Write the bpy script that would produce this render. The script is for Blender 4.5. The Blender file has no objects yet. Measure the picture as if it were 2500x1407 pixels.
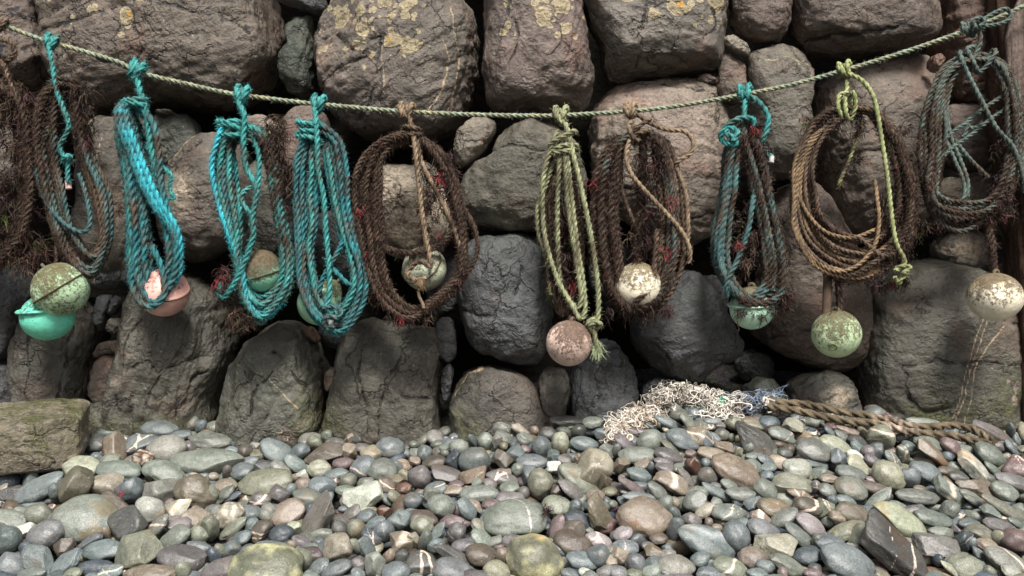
import bpy, bmesh, math, random
import numpy as np
from mathutils import Vector, Matrix
from mathutils.bvhtree import BVHTree
sc = bpy.context.scene
COL = sc.collection
R = math.radians
# ---------------------------------------------------------------- camera, sky, sun, exposure
H = 0.6                      # eye height above the shingle at the foot of the wall
K = 0.00048                  # metres per photo pixel per metre of distance (30 mm lens)
cd = bpy.data.cameras.new('camera'); cam = bpy.data.objects.new('camera', cd); COL.objects.link(cam)
cam.location = (0, 0, H); cam.rotation_euler = (R(90), 0, 0)
cd.lens = 30; cd.sensor_width = 36; cd.clip_start = 0.05; cd.clip_end = 500
sc.camera = cam
SUN_EL, SUN_AZ = 53, 10      # high, slightly to one side behind the camera
w = bpy.data.worlds.new('World'); sc.world = w; w.use_nodes = True
nt = w.node_tree; bg = nt.nodes['Background']; sky = nt.nodes.new('ShaderNodeTexSky')
sky.sky_type = 'NISHITA'; sky.sun_disc = False; sky.sun_elevation = R(SUN_EL); sky.sun_rotation = R(180 - SUN_AZ)
sky.air_density = 1.0; sky.dust_density = 5.0; sky.ozone_density = 0.6
nt.links.new(sky.outputs[0], bg.inputs[0]); bg.inputs[1].default_value = 0.05
sd = bpy.data.lights.new('sun', 'SUN'); so = bpy.data.objects.new('sun', sd); COL.objects.link(so)
sd.energy = 2.2; sd.angle = R(15); sd.color = (1, 0.975, 0.94)
d = Vector((math.sin(R(SUN_AZ)) * math.cos(R(SUN_EL)), -math.cos(R(SUN_AZ)) * math.cos(R(SUN_EL)), math.sin(R(SUN_EL))))
so.rotation_euler = d.to_track_quat('Z', 'Y').to_euler()
vs = sc.view_settings; vs.view_transform = 'Standard'; vs.look = 'None'; vs.exposure = 1.42; vs.gamma = 1
vs.use_curve_mapping = False
# ---------------------------------------------------------------- helpers
rnd = random.Random(7)
rng = np.random.default_rng(11)
_perm = rng.permutation(512)
_grad = rng.normal(size=(512, 3)); _grad /= np.linalg.norm(_grad, axis=1)[:, None]
def perlin(P):
    P = np.asarray(P, float); i = np.floor(P).astype(np.int64); f = P - i
    u = f * f * f * (f * (f * 6 - 15) + 10); out = 0.0
    for c in range(8):
        o = np.array([c & 1, (c >> 1) & 1, c >> 2])
        j = (i + o) & 511
        h = _perm[(_perm[(_perm[j[:, 0]] + j[:, 1]) & 511] + j[:, 2]) & 511]
        g = np.einsum('ij,ij->i', _grad[h], f - o)
        ww = np.where(o[0], u[:, 0], 1 - u[:, 0]) * np.where(o[1], u[:, 1], 1 - u[:, 1]) * np.where(o[2], u[:, 2], 1 - u[:, 2])
        out = out + ww * g
    return out * 1.5
def fbm(P, o=4, ridge=False):
    s = 0; a = 1; t = 0
    for k in range(o):
        n = perlin(P * (2.03 ** k) + k * 17.3)
        s = s + a * ((1 - 2 * np.abs(n)) if ridge else n); t += a; a *= 0.5
    return s / t
def at(px, py, y):
    return Vector(((px - 1250) * K * y, y, H - (py - 703.5) * K * y))
def atn(P, y):
    P = np.asarray(P, float); y = np.broadcast_to(np.asarray(y, float), (len(P),))
    return np.stack([(P[:, 0] - 1250) * K * y, y, H - (P[:, 1] - 703.5) * K * y], 1)
def mesh(name, V, F, mat=None, smooth=True, attrs=None, col=None):
    """V (n,3), F list of arrays of faces (each an (m,3) or (m,4) array)"""
    me = bpy.data.meshes.new(name); V = np.asarray(V, np.float32)
    if not isinstance(F, (list, tuple)): F = [F]
    F = [f for f in F if len(f)]
    me.vertices.add(len(V)); me.vertices.foreach_set('co', V.ravel())
    li = np.concatenate([f.ravel() for f in F]).astype(np.int32)
    tot = np.concatenate([np.full(len(f), f.shape[1]) for f in F]).astype(np.int32)
    st = np.concatenate([[0], np.cumsum(tot)[:-1]]).astype(np.int32)
    me.loops.add(len(li)); me.loops.foreach_set('vertex_index', li)
    me.polygons.add(len(tot)); me.polygons.foreach_set('loop_start', st); me.polygons.foreach_set('loop_total', tot)
    me.polygons.foreach_set('use_smooth', np.full(len(tot), smooth))
    me.update(calc_edges=True)
    for k, v in (attrs or {}).items():
        a = me.attributes.new(k, 'FLOAT', 'POINT'); a.data.foreach_set('value', np.asarray(v, np.float32))
    if col is not None:
        a = me.attributes.new('Col', 'FLOAT_COLOR', 'POINT')
        c = np.ones((len(V), 4), np.float32); c[:, :3] = col; a.data.foreach_set('color', c.ravel())
    if mat: me.materials.append(mat)
    return me
def link(name, me, parent=None, loc=(0, 0, 0), kind=None):
    o = bpy.data.objects.new(name, me); COL.objects.link(o); o.location = loc
    if parent: o.parent = parent
    if kind: o['kind'] = kind
    return o
def tag(o, label, cat, group=None):
    o['label'] = label; o['category'] = cat
    if group: o['group'] = group
    return o
class Acc:
    def __init__(s): s.V = []; s.F = {3: [], 4: []}; s.C = []; s.n = 0
    def add(s, V, F, C):
        s.V.append(V); s.C.append(np.broadcast_to(C, V.shape)); s.F[F.shape[1]].append(F + s.n); s.n += len(V)
    def build(s, name, mat, parent=None, origin=(0, 0, 0), kind=None, smooth=True):
        V = np.concatenate(s.V) - np.array(origin)
        me = mesh(name, V, [np.concatenate(f) for f in s.F.values() if f], mat, smooth, None, np.concatenate(s.C))
        return link(name, me, parent, (0, 0, 0) if parent else origin, kind)
# ---------------------------------------------------------------- node helpers
class NT:
    def __init__(s, name):
        s.m = bpy.data.materials.new(name); s.m.use_nodes = True; s.t = s.m.node_tree
        s.b = s.t.nodes['Principled BSDF']
    def n(s, typ, ins=None, **kw):
        x = s.t.nodes.new('ShaderNode' + typ)
        for k, v in kw.items(): setattr(x, k, v)
        for k, v in (ins or {}).items(): s.set(x.inputs[k], v)
        return x
    def set(s, sock, v):
        if hasattr(v, 'bl_rna') and 'NodeSocket' in v.bl_rna.identifier: s.t.links.new(v, sock)
        else: sock.default_value = v
    def math(s, op, a, b=0.0, c=None, clamp=False):
        x = s.n('Math', operation=op, use_clamp=clamp); s.set(x.inputs[0], a); s.set(x.inputs[1], b)
        if c is not None: s.set(x.inputs[2], c)
        return x.outputs[0]
    def noise(s, co, scale, det=4, rough=0.55, out=0):
        return s.n('TexNoise', {'Vector': co, 'Scale': scale, 'Detail': det, 'Roughness': rough}).outputs[out]
    def ramp(s, f, a, b, lo=0.0, hi=1.0):
        x = s.n('MapRange', {0: f, 1: a, 2: b, 3: lo, 4: hi}, interpolation_type='SMOOTHSTEP'); return x.outputs[0]
    def mix(s, f, a, b, mode='MIX'):
        x = s.n('Mix', data_type='RGBA', blend_type=mode); s.set(x.inputs[0], f); s.set(x.inputs[6], a); s.set(x.inputs[7], b)
        return x.outputs[2]
    def scale(s, c, f):
        x = s.n('VectorMath', operation='SCALE'); s.set(x.inputs[0], c[:3] if isinstance(c, tuple) else c); s.set(x.inputs[3], f); return x.outputs[0]
    def attr(s, name, out=2): return s.n('Attribute', attribute_name=name).outputs[out]
    def bump(s, h, dist, strength=1.0, prev=None):
        x = s.n('Bump', {'Height': h, 'Distance': dist, 'Strength': strength})
        if prev is not None: s.t.links.new(prev, x.inputs['Normal'])
        return x.outputs[0]
    def co(s, rand=True, sc_=None):
        c = s.n('TexCoord').outputs['Object']
        if rand:
            r = s.n('ObjectInfo').outputs['Random']
            x = s.n('VectorMath', operation='ADD'); s.set(x.inputs[0], c)
            s.set(x.inputs[1], s.math('MULTIPLY', r, 37.0)); c = x.outputs[0]
        if sc_:
            x = s.n('VectorMath', operation='MULTIPLY'); s.set(x.inputs[0], c); x.inputs[1].default_value = sc_; c = x.outputs[0]
        return c
    def fin(s, col, rough, nrm=None, spec=0.4):
        s.set(s.b.inputs['Base Color'], col); s.set(s.b.inputs['Roughness'], rough)
        s.b.inputs['Specular IOR Level'].default_value = spec
        if nrm is not None: s.t.links.new(nrm, s.b.inputs['Normal'])
        return s.m
def mat_boulder():
    s = NT('boulder_stone'); c = s.co(); oi = s.n('ObjectInfo')
    base = oi.outputs['Color']; al = oi.outputs['Alpha']
    n1 = s.noise(c, 3.2, 6, 0.6); n2 = s.noise(c, 17, 6, 0.65); n3 = s.noise(c, 75, 4, 0.65)
    hue = s.mix(s.ramp(s.noise(c, 2.3, 4), 0.38, 0.62), base, s.mix(1, base, (0.92, 0.96, 0.92, 1), 'MULTIPLY'))
    hue = s.mix(s.ramp(s.noise(c, 5.1, 5), 0.55, 0.72), hue, s.mix(1, base, (1.22, 1.02, 0.95, 1), 'MULTIPLY'))
    f = s.math('MULTIPLY', s.ramp(n1, 0.25, 0.75, 0.7, 1.3), s.ramp(n2, 0.28, 0.72, 0.72, 1.3))
    f = s.math('MULTIPLY', f, s.ramp(n3, 0.3, 0.7, 0.84, 1.18))
    col = s.scale(hue, f)
    sp = s.math('MULTIPLY', s.ramp(s.noise(c, 34, 3, 0.5), 0.58, 0.63), s.attr('speck'))       # black lichen specks
    col = s.mix(sp, col, (0.022, 0.022, 0.024, 1))
    # pale crust lichen: rounded rosettes inside the painted patches
    wob = s.n('VectorMath', operation='ADD'); s.set(wob.inputs[0], c)
    s.set(wob.inputs[1], s.scale(s.noise(c, 30, 3, 0.6, 1), 0.03))
    for sca, k, cc in ((11, 0.74, (0.38, 0.315, 0.185, 1)), (24, 0.66, (0.40, 0.33, 0.2, 1))):
        v = s.n('TexVoronoi', {'Vector': wob.outputs[0], 'Scale': sca})
        rr = s.n('SeparateColor'); s.set(rr.inputs[0], v.outputs['Color'])
        rad = s.math('MULTIPLY', s.math('MULTIPLY', s.attr('lich'), k * .9), s.ramp(rr.outputs[0], 0.15, .9, 0.25, 1))
        m = s.ramp(s.math('SUBTRACT', v.outputs['Distance'], rad), -0.04, 0.015, 1, 0)
        ring = s.ramp(s.math('ABSOLUTE', s.math('ADD', s.math('SUBTRACT', v.outputs['Distance'], rad), 0.07)), 0.0, 0.05, 1.2, 0.85)
        m = s.math('MULTIPLY', m, s.ramp(s.noise(c, 90, 3), 0.33, 0.5, 0.6, 1.0))
        lm = m if sca == 11 else s.math('MAXIMUM', lm, m)
        gold = s.mix(s.ramp(rr.outputs[1], 0.92, 0.96), cc, (0.5, 0.26, 0.03, 1))
        col = s.mix(m, col, s.scale(gold, ring))
    # crusts of pale barnacle / mineral
    cm = s.math('MULTIPLY', s.attr('crust'), s.ramp(s.noise(c, 22, 6, 0.7), 0.34, 0.5))
    col = s.mix(cm, col, s.scale((0.46, 0.38, 0.28), s.ramp(n3, 0.3, 0.7, 0.5, 1.2)))
    mm = s.math('MULTIPLY', s.attr('moss'), s.ramp(s.noise(c, 14, 6, 0.7), 0.35, 0.6))
    col = s.mix(mm, col, s.scale((0.085, 0.088, 0.035), s.ramp(n3, 0.3, 0.7, 0.6, 1.5)))
    # quartz veins and joints from traced lines (distance in metres)
    vw = s.math('MULTIPLY_ADD', s.noise(c, 40, 3), 0.006, -0.0008)
    vm = s.ramp(s.math('SUBTRACT', s.attr('vein'), vw), -0.0012, 0.0022, 1, 0)
    vm = s.math('MULTIPLY', vm, s.ramp(s.noise(c, 12, 3), 0.3, 0.45, 0.45, 1.0))
    col = s.mix(vm, col, (0.42, 0.32, 0.2, 1))
    ckw = s.math('MULTIPLY', s.ramp(s.noise(c, 13, 4, .65), .36, .64), 0.0075)
    ck = s.ramp(s.math('SUBTRACT', s.math('ADD', s.attr('crack'), s.math('MULTIPLY_ADD', s.noise(c, 38, 4, .7), .012, -.006)), ckw), -0.0025, 0.0012, 0.85, 0)
    col = s.mix(ck, col, (0.018, 0.016, 0.014, 1))
    # tiny pale chips
    chip = s.ramp(s.noise(c, 62, 2, 0.4), 0.74, 0.77)
    col = s.mix(s.math('MULTIPLY', chip, 0.6), col, (0.4, 0.38, 0.33, 1))
    wc = s.n('VectorMath', operation='ADD'); s.set(wc.inputs[0], c); s.set(wc.inputs[1], s.scale(s.noise(c, 6, 4, .6, 1), .22))
    ve = s.n('TexVoronoi', {'Vector': wc.outputs[0], 'Scale': 5.5}, feature='DISTANCE_TO_EDGE')
    ln_ = s.math('MULTIPLY', s.ramp(ve.outputs['Distance'], 0.0, .03, 1, 0), s.ramp(s.noise(c, 4.3, 3), .5, .6))
    col = s.mix(s.math('MULTIPLY', ln_, .55), col, (0.02, 0.017, 0.014, 1))
    st = s.n('VectorMath', operation='MULTIPLY'); s.set(st.inputs[0], c); st.inputs[1].default_value = (5, 6, 16)
    h = s.math('ADD', s.math('MULTIPLY', s.noise(c, 20, 7, 0.68), 1.0), s.math('MULTIPLY', s.noise(st.outputs[0], 1.6, 6, 0.65), 0.4))
    rv = s.math('MULTIPLY', h, s.ramp(oi.outputs['Random'], 0, 1, .55, 1.2))
    n = s.bump(rv, 0.027, 0.95)
    n = s.bump(s.math('ADD', ln_, s.math('MULTIPLY', ck, 1.5)), -0.012, 1.0, n)
    pit = s.n('TexVoronoi', {'Vector': wc.outputs[0], 'Scale': 42.0})
    n = s.bump(s.math('MULTIPLY', pit.outputs['Distance'], s.ramp(s.noise(c, 7, 3), .42, .6)), .012, .7, n)
    n = s.bump(s.math('MULTIPLY', lm, s.noise(c, 70, 3)), .008, .9, n)
    n = s.bump(s.noise(c, 105, 5, 0.72), 0.0055, 0.9, n)
    return s.fin(col, s.ramp(n2, 0.3, 0.7, 0.34, 0.6), n, 0.55)
def mat_pebble():
    s = NT('sea_worn_stone'); c = s.co(); base = s.attr('Col', 0)
    n1 = s.noise(c, 14, 4, 0.6); n2 = s.noise(c, 60, 5, 0.65); n3 = s.noise(c, 260, 3, 0.6)
    f = s.math('MULTIPLY', s.ramp(n1, 0.3, 0.7, 0.86, 1.14), s.ramp(n2, 0.3, 0.7, 0.82, 1.18))
    f = s.math('MULTIPLY', f, s.ramp(n3, 0.3, 0.7, 0.72, 1.28))
    col = s.scale(base, f)
    col = s.mix(s.math('MULTIPLY', s.ramp(s.noise(c, 9, 5), 0.56, 0.66), s.attr('stain')), col, s.mix(1, base, (1.15, 0.8, 0.55, 1), 'MULTIPLY'))
    st = s.n('VectorMath', operation='MULTIPLY'); s.set(st.inputs[0], c); st.inputs[1].default_value = (9, 13, 46)
    col = s.mix(s.math('MULTIPLY', s.ramp(s.noise(st.outputs[0], 1, 4), 0.5, 0.62), s.attr('band')), col, s.scale(base, 0.6))
    vw = s.math('MULTIPLY_ADD', s.noise(c, 45, 3), 0.006, -0.0012)
    vm = s.ramp(s.math('SUBTRACT', s.attr('vein'), vw), -0.0008, 0.0018, 0.95, 0)
    col = s.mix(vm, col, (0.58, 0.47, 0.38, 1))
    chip = s.ramp(s.noise(c, 150, 2, 0.4), 0.70, 0.74)
    col = s.mix(s.math('MULTIPLY', chip, 0.35), col, (0.5, 0.48, 0.42, 1))
    n = s.bump(s.noise(c, 34, 6, 0.62), 0.006, 0.55)
    n = s.bump(s.noise(c, 190, 4, 0.7), 0.0016, 0.8, n)
    return s.fin(col, s.ramp(n1, 0.3, 0.7, 0.3, 0.5), n, 0.55)
def mat_attr(name, rough=0.9, lo=0.7, hi=1.3, sca=220, spec=0.2, bump=0.0):
    s = NT(name); c = s.co(False)
    col = s.scale(s.attr('Col', 0), s.math('MULTIPLY', s.ramp(s.noise(c, sca, 4, 0.7), 0.3, 0.7, lo, hi), s.ramp(s.noise(c, 22, 3), 0.3, 0.7, 0.85, 1.15)))
    n = s.bump(s.noise(c, sca * 1.6, 3, 0.7), bump, 0.8) if bump else None
    return s.fin(col, rough, n, spec)
def mat_wood(name, c1, c2):
    s = NT(name); c = s.co(False, (26, 26, 2.2)); g = s.noise(c, 1, 7, 0.68); c2_ = s.co(False)
    col = s.mix(s.ramp(g, 0.33, 0.67), c1, c2)
    col = s.scale(col, s.ramp(s.noise(c2_, 60, 5, 0.7), 0.3, 0.7, 0.6, 1.35))
    n = s.bump(g, 0.03, 1.0); n = s.bump(s.noise(c2_, 120, 4, 0.7), 0.004, 0.7, n)
    return s.fin(col, 0.85, n, 0.2)
M_BOULDER = mat_boulder(); M_PEB = mat_pebble()
M_ROPE = mat_attr('twisted_fibre_rope', bump=0.002); M_WEED = mat_attr('dried_seaweed', 0.7, 0.7, 1.3, 160, 0.3)
M_NET = mat_attr('net_twine', 0.9)
M_POST = mat_wood('rotted_timber', (0.025, 0.014, 0.01, 1), (0.12, 0.072, 0.048, 1))
M_BOARD = mat_wood('weathered_board', (0.10, 0.072, 0.058, 1), (0.2, 0.155, 0.13, 1))
# ---------------------------------------------------------------- ground and bank
FX = [-900, -200, 0, 200, 400, 660, 940, 1200, 1450, 1700, 1900, 2100, 2300, 2600, 3300]
FY = [1100, 1105, 1110, 1078, 1052, 1080, 1082, 1058, 1022, 992, 990, 1010, 1035, 1058, 1060]
def zg(x, y):
    """top of the shingle"""
    px = x / (K * 3.5) + 1250
    z0 = H - (np.interp(px, FX, FY) - 703.5) * K * 3.5
    t = np.clip((np.asarray(y) - 2.4) / 1.1, 0, 1)
    return (z0 - 0.018) * t + 0.018 - 0.25 * (3.5 - np.asarray(y))
def build_ground():
    xs = np.concatenate([[-90, -40, -15, -6], np.linspace(-3, 3, 61), [6, 15, 40, 90]])
    ys = np.concatenate([[-90, -40, -15, -6, -3, -1, 0], np.linspace(0.5, 4.3, 39)])
    X, Y = np.meshgrid(xs, ys); Z = zg(X.ravel(), np.maximum(Y.ravel(), -1)) - 0.075 + 0.012 * fbm(np.stack([X.ravel() * 9, Y.ravel() * 9, X.ravel() * 0], 1), 3)
    nx = len(xs); i = np.arange(len(ys) - 1)[:, None] * nx + np.arange(nx - 1)[None]
    F = np.stack([i, i + 1, i + nx + 1, i + nx], -1).reshape(-1, 4)
    s = NT('wet_gravel'); c = s.co(False)
    v = s.n('TexVoronoi', {'Vector': c, 'Scale': 60.0})
    col = s.mix(s.ramp(s.noise(c, 30, 4), 0.35, 0.65), (0.03, 0.026, 0.022, 1), (0.085, 0.075, 0.062, 1))
    col = s.mix(0.4, col, s.scale(v.outputs['Color'], 0.08))
    m = s.fin(col, 0.7, s.bump(v.outputs['Distance'], 0.02, 1.0), 0.3)
    link('ground', mesh('ground', np.stack([X.ravel(), Y.ravel(), Z], 1), F, m), kind='structure')
    # the earth behind the stones, coloured near black to paint shade into the gaps
    xs = np.linspace(-9, 9, 90); zs = np.linspace(-0.6, 3.2, 24)
    X, Z = np.meshgrid(xs, zs); Y = 4.15 + 0.25 * (Z + 0.6) * 0.3 + 0.12 * fbm(np.stack([X.ravel() * 3, Z.ravel() * 3, X.ravel() * 0], 1), 3).reshape(X.shape)
    nx = len(xs); i = np.arange(len(zs) - 1)[:, None] * nx + np.arange(nx - 1)[None]
    F = np.stack([i, i + 1, i + nx + 1, i + nx], -1).reshape(-1, 4)
    V = np.stack([X.ravel(), Y.ravel(), Z.ravel()], 1)
    top = np.array([[9, 30, 3.2], [-9, 30, 3.2]]); n0 = len(V)
    F = np.concatenate([F, [[n0 - nx, n0 - 1, n0, n0 + 1]]])
    s = NT('gap_shade_earth'); c = s.co(False)
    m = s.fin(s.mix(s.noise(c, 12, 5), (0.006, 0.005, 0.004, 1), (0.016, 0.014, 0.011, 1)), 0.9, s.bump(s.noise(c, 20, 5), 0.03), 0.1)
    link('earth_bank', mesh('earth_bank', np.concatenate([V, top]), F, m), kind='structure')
build_ground()
# ---------------------------------------------------------------- boulders of the sea wall
_cs = {}
def cubesphere(n):
    if n in _cs: return _cs[n]
    t = np.tan(np.linspace(-1, 1, n + 1) * math.pi / 4); A, B = np.meshgrid(t, t, indexing='ij'); A = A.ravel(); B = B.ravel(); o = np.ones_like(A)
    i = np.arange(n)[:, None] * (n + 1) + np.arange(n)[None]
    q = np.stack([i, i + n + 1, i + n + 2, i + 1], -1).reshape(-1, 4)
    V = []; F = []
    for k, P in enumerate(((o, A, B), (-o, B, A), (B, o, A), (A, -o, B), (A, B, o), (B, A, -o))):
        V.append(np.stack(P, 1)); F.append(q + k * len(A))
    V = np.concatenate(V); F = np.concatenate(F)
    key = np.round(V * 1e5).astype(np.int64)
    _, idx, inv = np.unique(key, axis=0, return_index=True, return_inverse=True)
    V = V[idx]; F = inv.ravel()[F]
    V /= np.linalg.norm(V, axis=1)[:, None]
    _cs[n] = (V, F); return V, F
def crom(P, n=12, closed=False):
    P = np.asarray(P, float)
    if closed: Q = np.concatenate([P[-1:], P, P[:2]])
    else: Q = np.concatenate([2 * P[:1] - P[1:2], P, 2 * P[-1:] - P[-2:-1]])
    t = np.linspace(0, 1, n, endpoint=False)[:, None]; out = []
    for i in range(len(Q) - 3):
        a, b, c, d = Q[i:i + 4]
        out.append(0.5 * (2 * b + (c - a) * t + (2 * a - 5 * b + 4 * c - d) * t ** 2 + (3 * b - a - 3 * c + d) * t ** 3))
    if not closed: out.append(Q[-2:-1])
    return np.concatenate(out)
def dist_lines(P, lines):
    """distance (px) of 2D points to traced polylines"""
    D = np.full(len(P), 1e3)
    for L in lines:
        L = np.asarray(L, float)
        for a, b in zip(L[:-1], L[1:]):
            ab = b - a; t = np.clip(((P - a) @ ab) / (ab @ ab + 1e-9), 0, 1)
            D = np.minimum(D, np.linalg.norm(P - a - t[:, None] * ab, axis=1))
    return D
TONE = {'P': (.142, .108, .087), 'G': (.134, .115, .092), 'D': (.070, .073, .074), 'E': (.062, .068, .054), 'K': (.235, .188, .15), 'R': (.13, .076, .054), 'M': (.094, .086, .07), 'L': (.108, .105, .086)}
def pts(s): return [tuple(map(float, p.split(','))) for p in s.split()]
bseed = [0]
def boulder(label, outline, tone='P', front=3.48, T=None, n=2.7, o=None, name='boulder', group='stones of the sea wall', cat='boulder', bump=1.0, cont=1.0):
    """one stone from its traced outline: px outline, tone, distance of its front face, half depth, squareness"""
    o = o or {}; bseed[0] += 1; sd = bseed[0] * 7.31
    D = crom(pts(outline), 10, True); mn, mx = D.min(0), D.max(0); C = (mn + mx) / 2
    wpx, hpx = mx - mn; size = math.sqrt(wpx * hpx)
    if T is None: T = max(0.05, min(0.3, size * K * 3.6 * 0.42))
    yc = front + T
    sc_ = K * yc
    th = np.arctan2(-(D[:, 1] - C[1]), D[:, 0] - C[0]); rr = np.linalg.norm(D - C, axis=1) * sc_ * 1.0
    k = np.argsort(th); th, rr = th[k], rr[k]
    N = int(np.clip(size * K * 3.55 / 0.0075, 16, 88))
    S, F = cubesphere(N)
    a = np.arctan2(S[:, 2], S[:, 0]); Rr = np.interp(a, th, rr, period=2 * math.pi)
    rho = np.hypot(S[:, 0], S[:, 2]); q = (rho ** n + np.abs(S[:, 1]) ** n) ** (1 / n)
    rx = Rr * rho / q; P = np.stack([rx * np.cos(a), T * S[:, 1] / q, rx * np.sin(a)], 1)
    szm = size * sc_
    W = P + np.array([sd, sd * 1.7, -sd])
    Nn = P / np.array([wpx * sc_ / 2, T, hpx * sc_ / 2]) ; Nn /= np.linalg.norm(Nn, axis=1)[:, None]
    P = P + Nn * (0.035 * szm * fbm(W * (2.2 / szm), 2))[:, None]
    rf = np.random.default_rng(bseed[0])
    for q_ in range(55 if not o.get('smooth') else 4):      # broken faces, few deep and many shallow
        pn = rf.normal(size=3) * np.array([1, .8, 1]) + np.array([0, -.7, 0]); pn /= np.linalg.norm(pn); dd = P @ pn; sp_ = dd.max()
        e_ = np.clip(dd - sp_ * (1 - (rf.uniform(.03, .11) if q_ < 11 else rf.uniform(.004, .035))), 0, None); P = P - pn * (e_ * .88)[:, None]
    disp = 0.012 * szm * fbm(W * (2.2 / szm), 2) + (0.010 * szm + .004) * fbm(W * (5.5 / szm), 4) * cont
    rid = fbm(W * 7.5 + 3, 4, True); disp -= bump * 0.011 * np.clip(rid - 0.18, 0, 1)
    disp += bump * 0.0065 * fbm(W * 24, 4)
    ang, amp = o.get('st', (rnd.uniform(-25, 25), 0.006)); ca, sa = math.cos(R(ang)), math.sin(R(ang))
    U = np.stack([W[:, 0] * ca + W[:, 2] * sa, W[:, 1], -W[:, 0] * sa + W[:, 2] * ca], 1) + 0.02 * fbm(W * 6, 2)[:, None]
    s1 = fbm(U * np.array([3.2, 4, 17]), 4, True); disp -= amp * 1.2 * np.clip(s1 - 0.1, 0, 1)
    px = np.stack([C[0] + P[:, 0] / sc_, C[1] - P[:, 2] / sc_], 1)
    px0 = px + np.stack([fbm(W * 9, 2), fbm(W * 9 + 40, 2)], 1) * 5
    px = px + np.stack([fbm(W * 9, 3), fbm(W * 9 + 40, 3)], 1) * 16
    fr = P[:, 1] < 0.5 * T
    ck = dist_lines(px, o.get('cr', [])) * sc_; ck = np.where(fr, ck, 1)
    disp -= 0.004 * np.exp(-(ck / 0.007) ** 2) + 0.008 * np.exp(-(ck / 0.02) ** 2) * np.clip(.4 + 1.5 * fbm(W * 5 + 70, 2), 0, 1)
    for (lx, ly, side, dep) in o.get('ledge', []): pass
    vn = np.where(fr, dist_lines(px0, o.get('v', [])) * sc_, 1)
    P = P + Nn * disp[:, None]
    def blobs(key):
        m = np.zeros(len(P))
        for (bx, by, ax, ay) in o.get(key, []):
            m = np.maximum(m, np.clip(1.35 - np.hypot((px[:, 0] - bx) / ax, (px[:, 1] - by) / ay), 0, 1))
        return np.where(fr, m, 0)
    at_ = {'vein': vn, 'crack': ck, 'lich': blobs('l'), 'crust': blobs('cu'), 'moss': np.maximum(blobs('mo'), o.get('mossy', 0)), 'speck': np.full(len(P), o.get('speck', 0.25))}
    ob = link(name, mesh(name, P, F, M_BOULDER, True, at_), None, at(C[0], C[1], yc))
    t = TONE[tone]; hv = np.random.default_rng(bseed[0] + 400).uniform(.95, 1.05, 3) * np.random.default_rng(bseed[0] + 900).uniform(.86, 1.12); ob.color = (*(np.array(t) * (.5 + .5 * hv)), 1)
    tag(ob, label, cat, group)
    return ob
Ln = lambda *s: [pts(x) for x in s]
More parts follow.
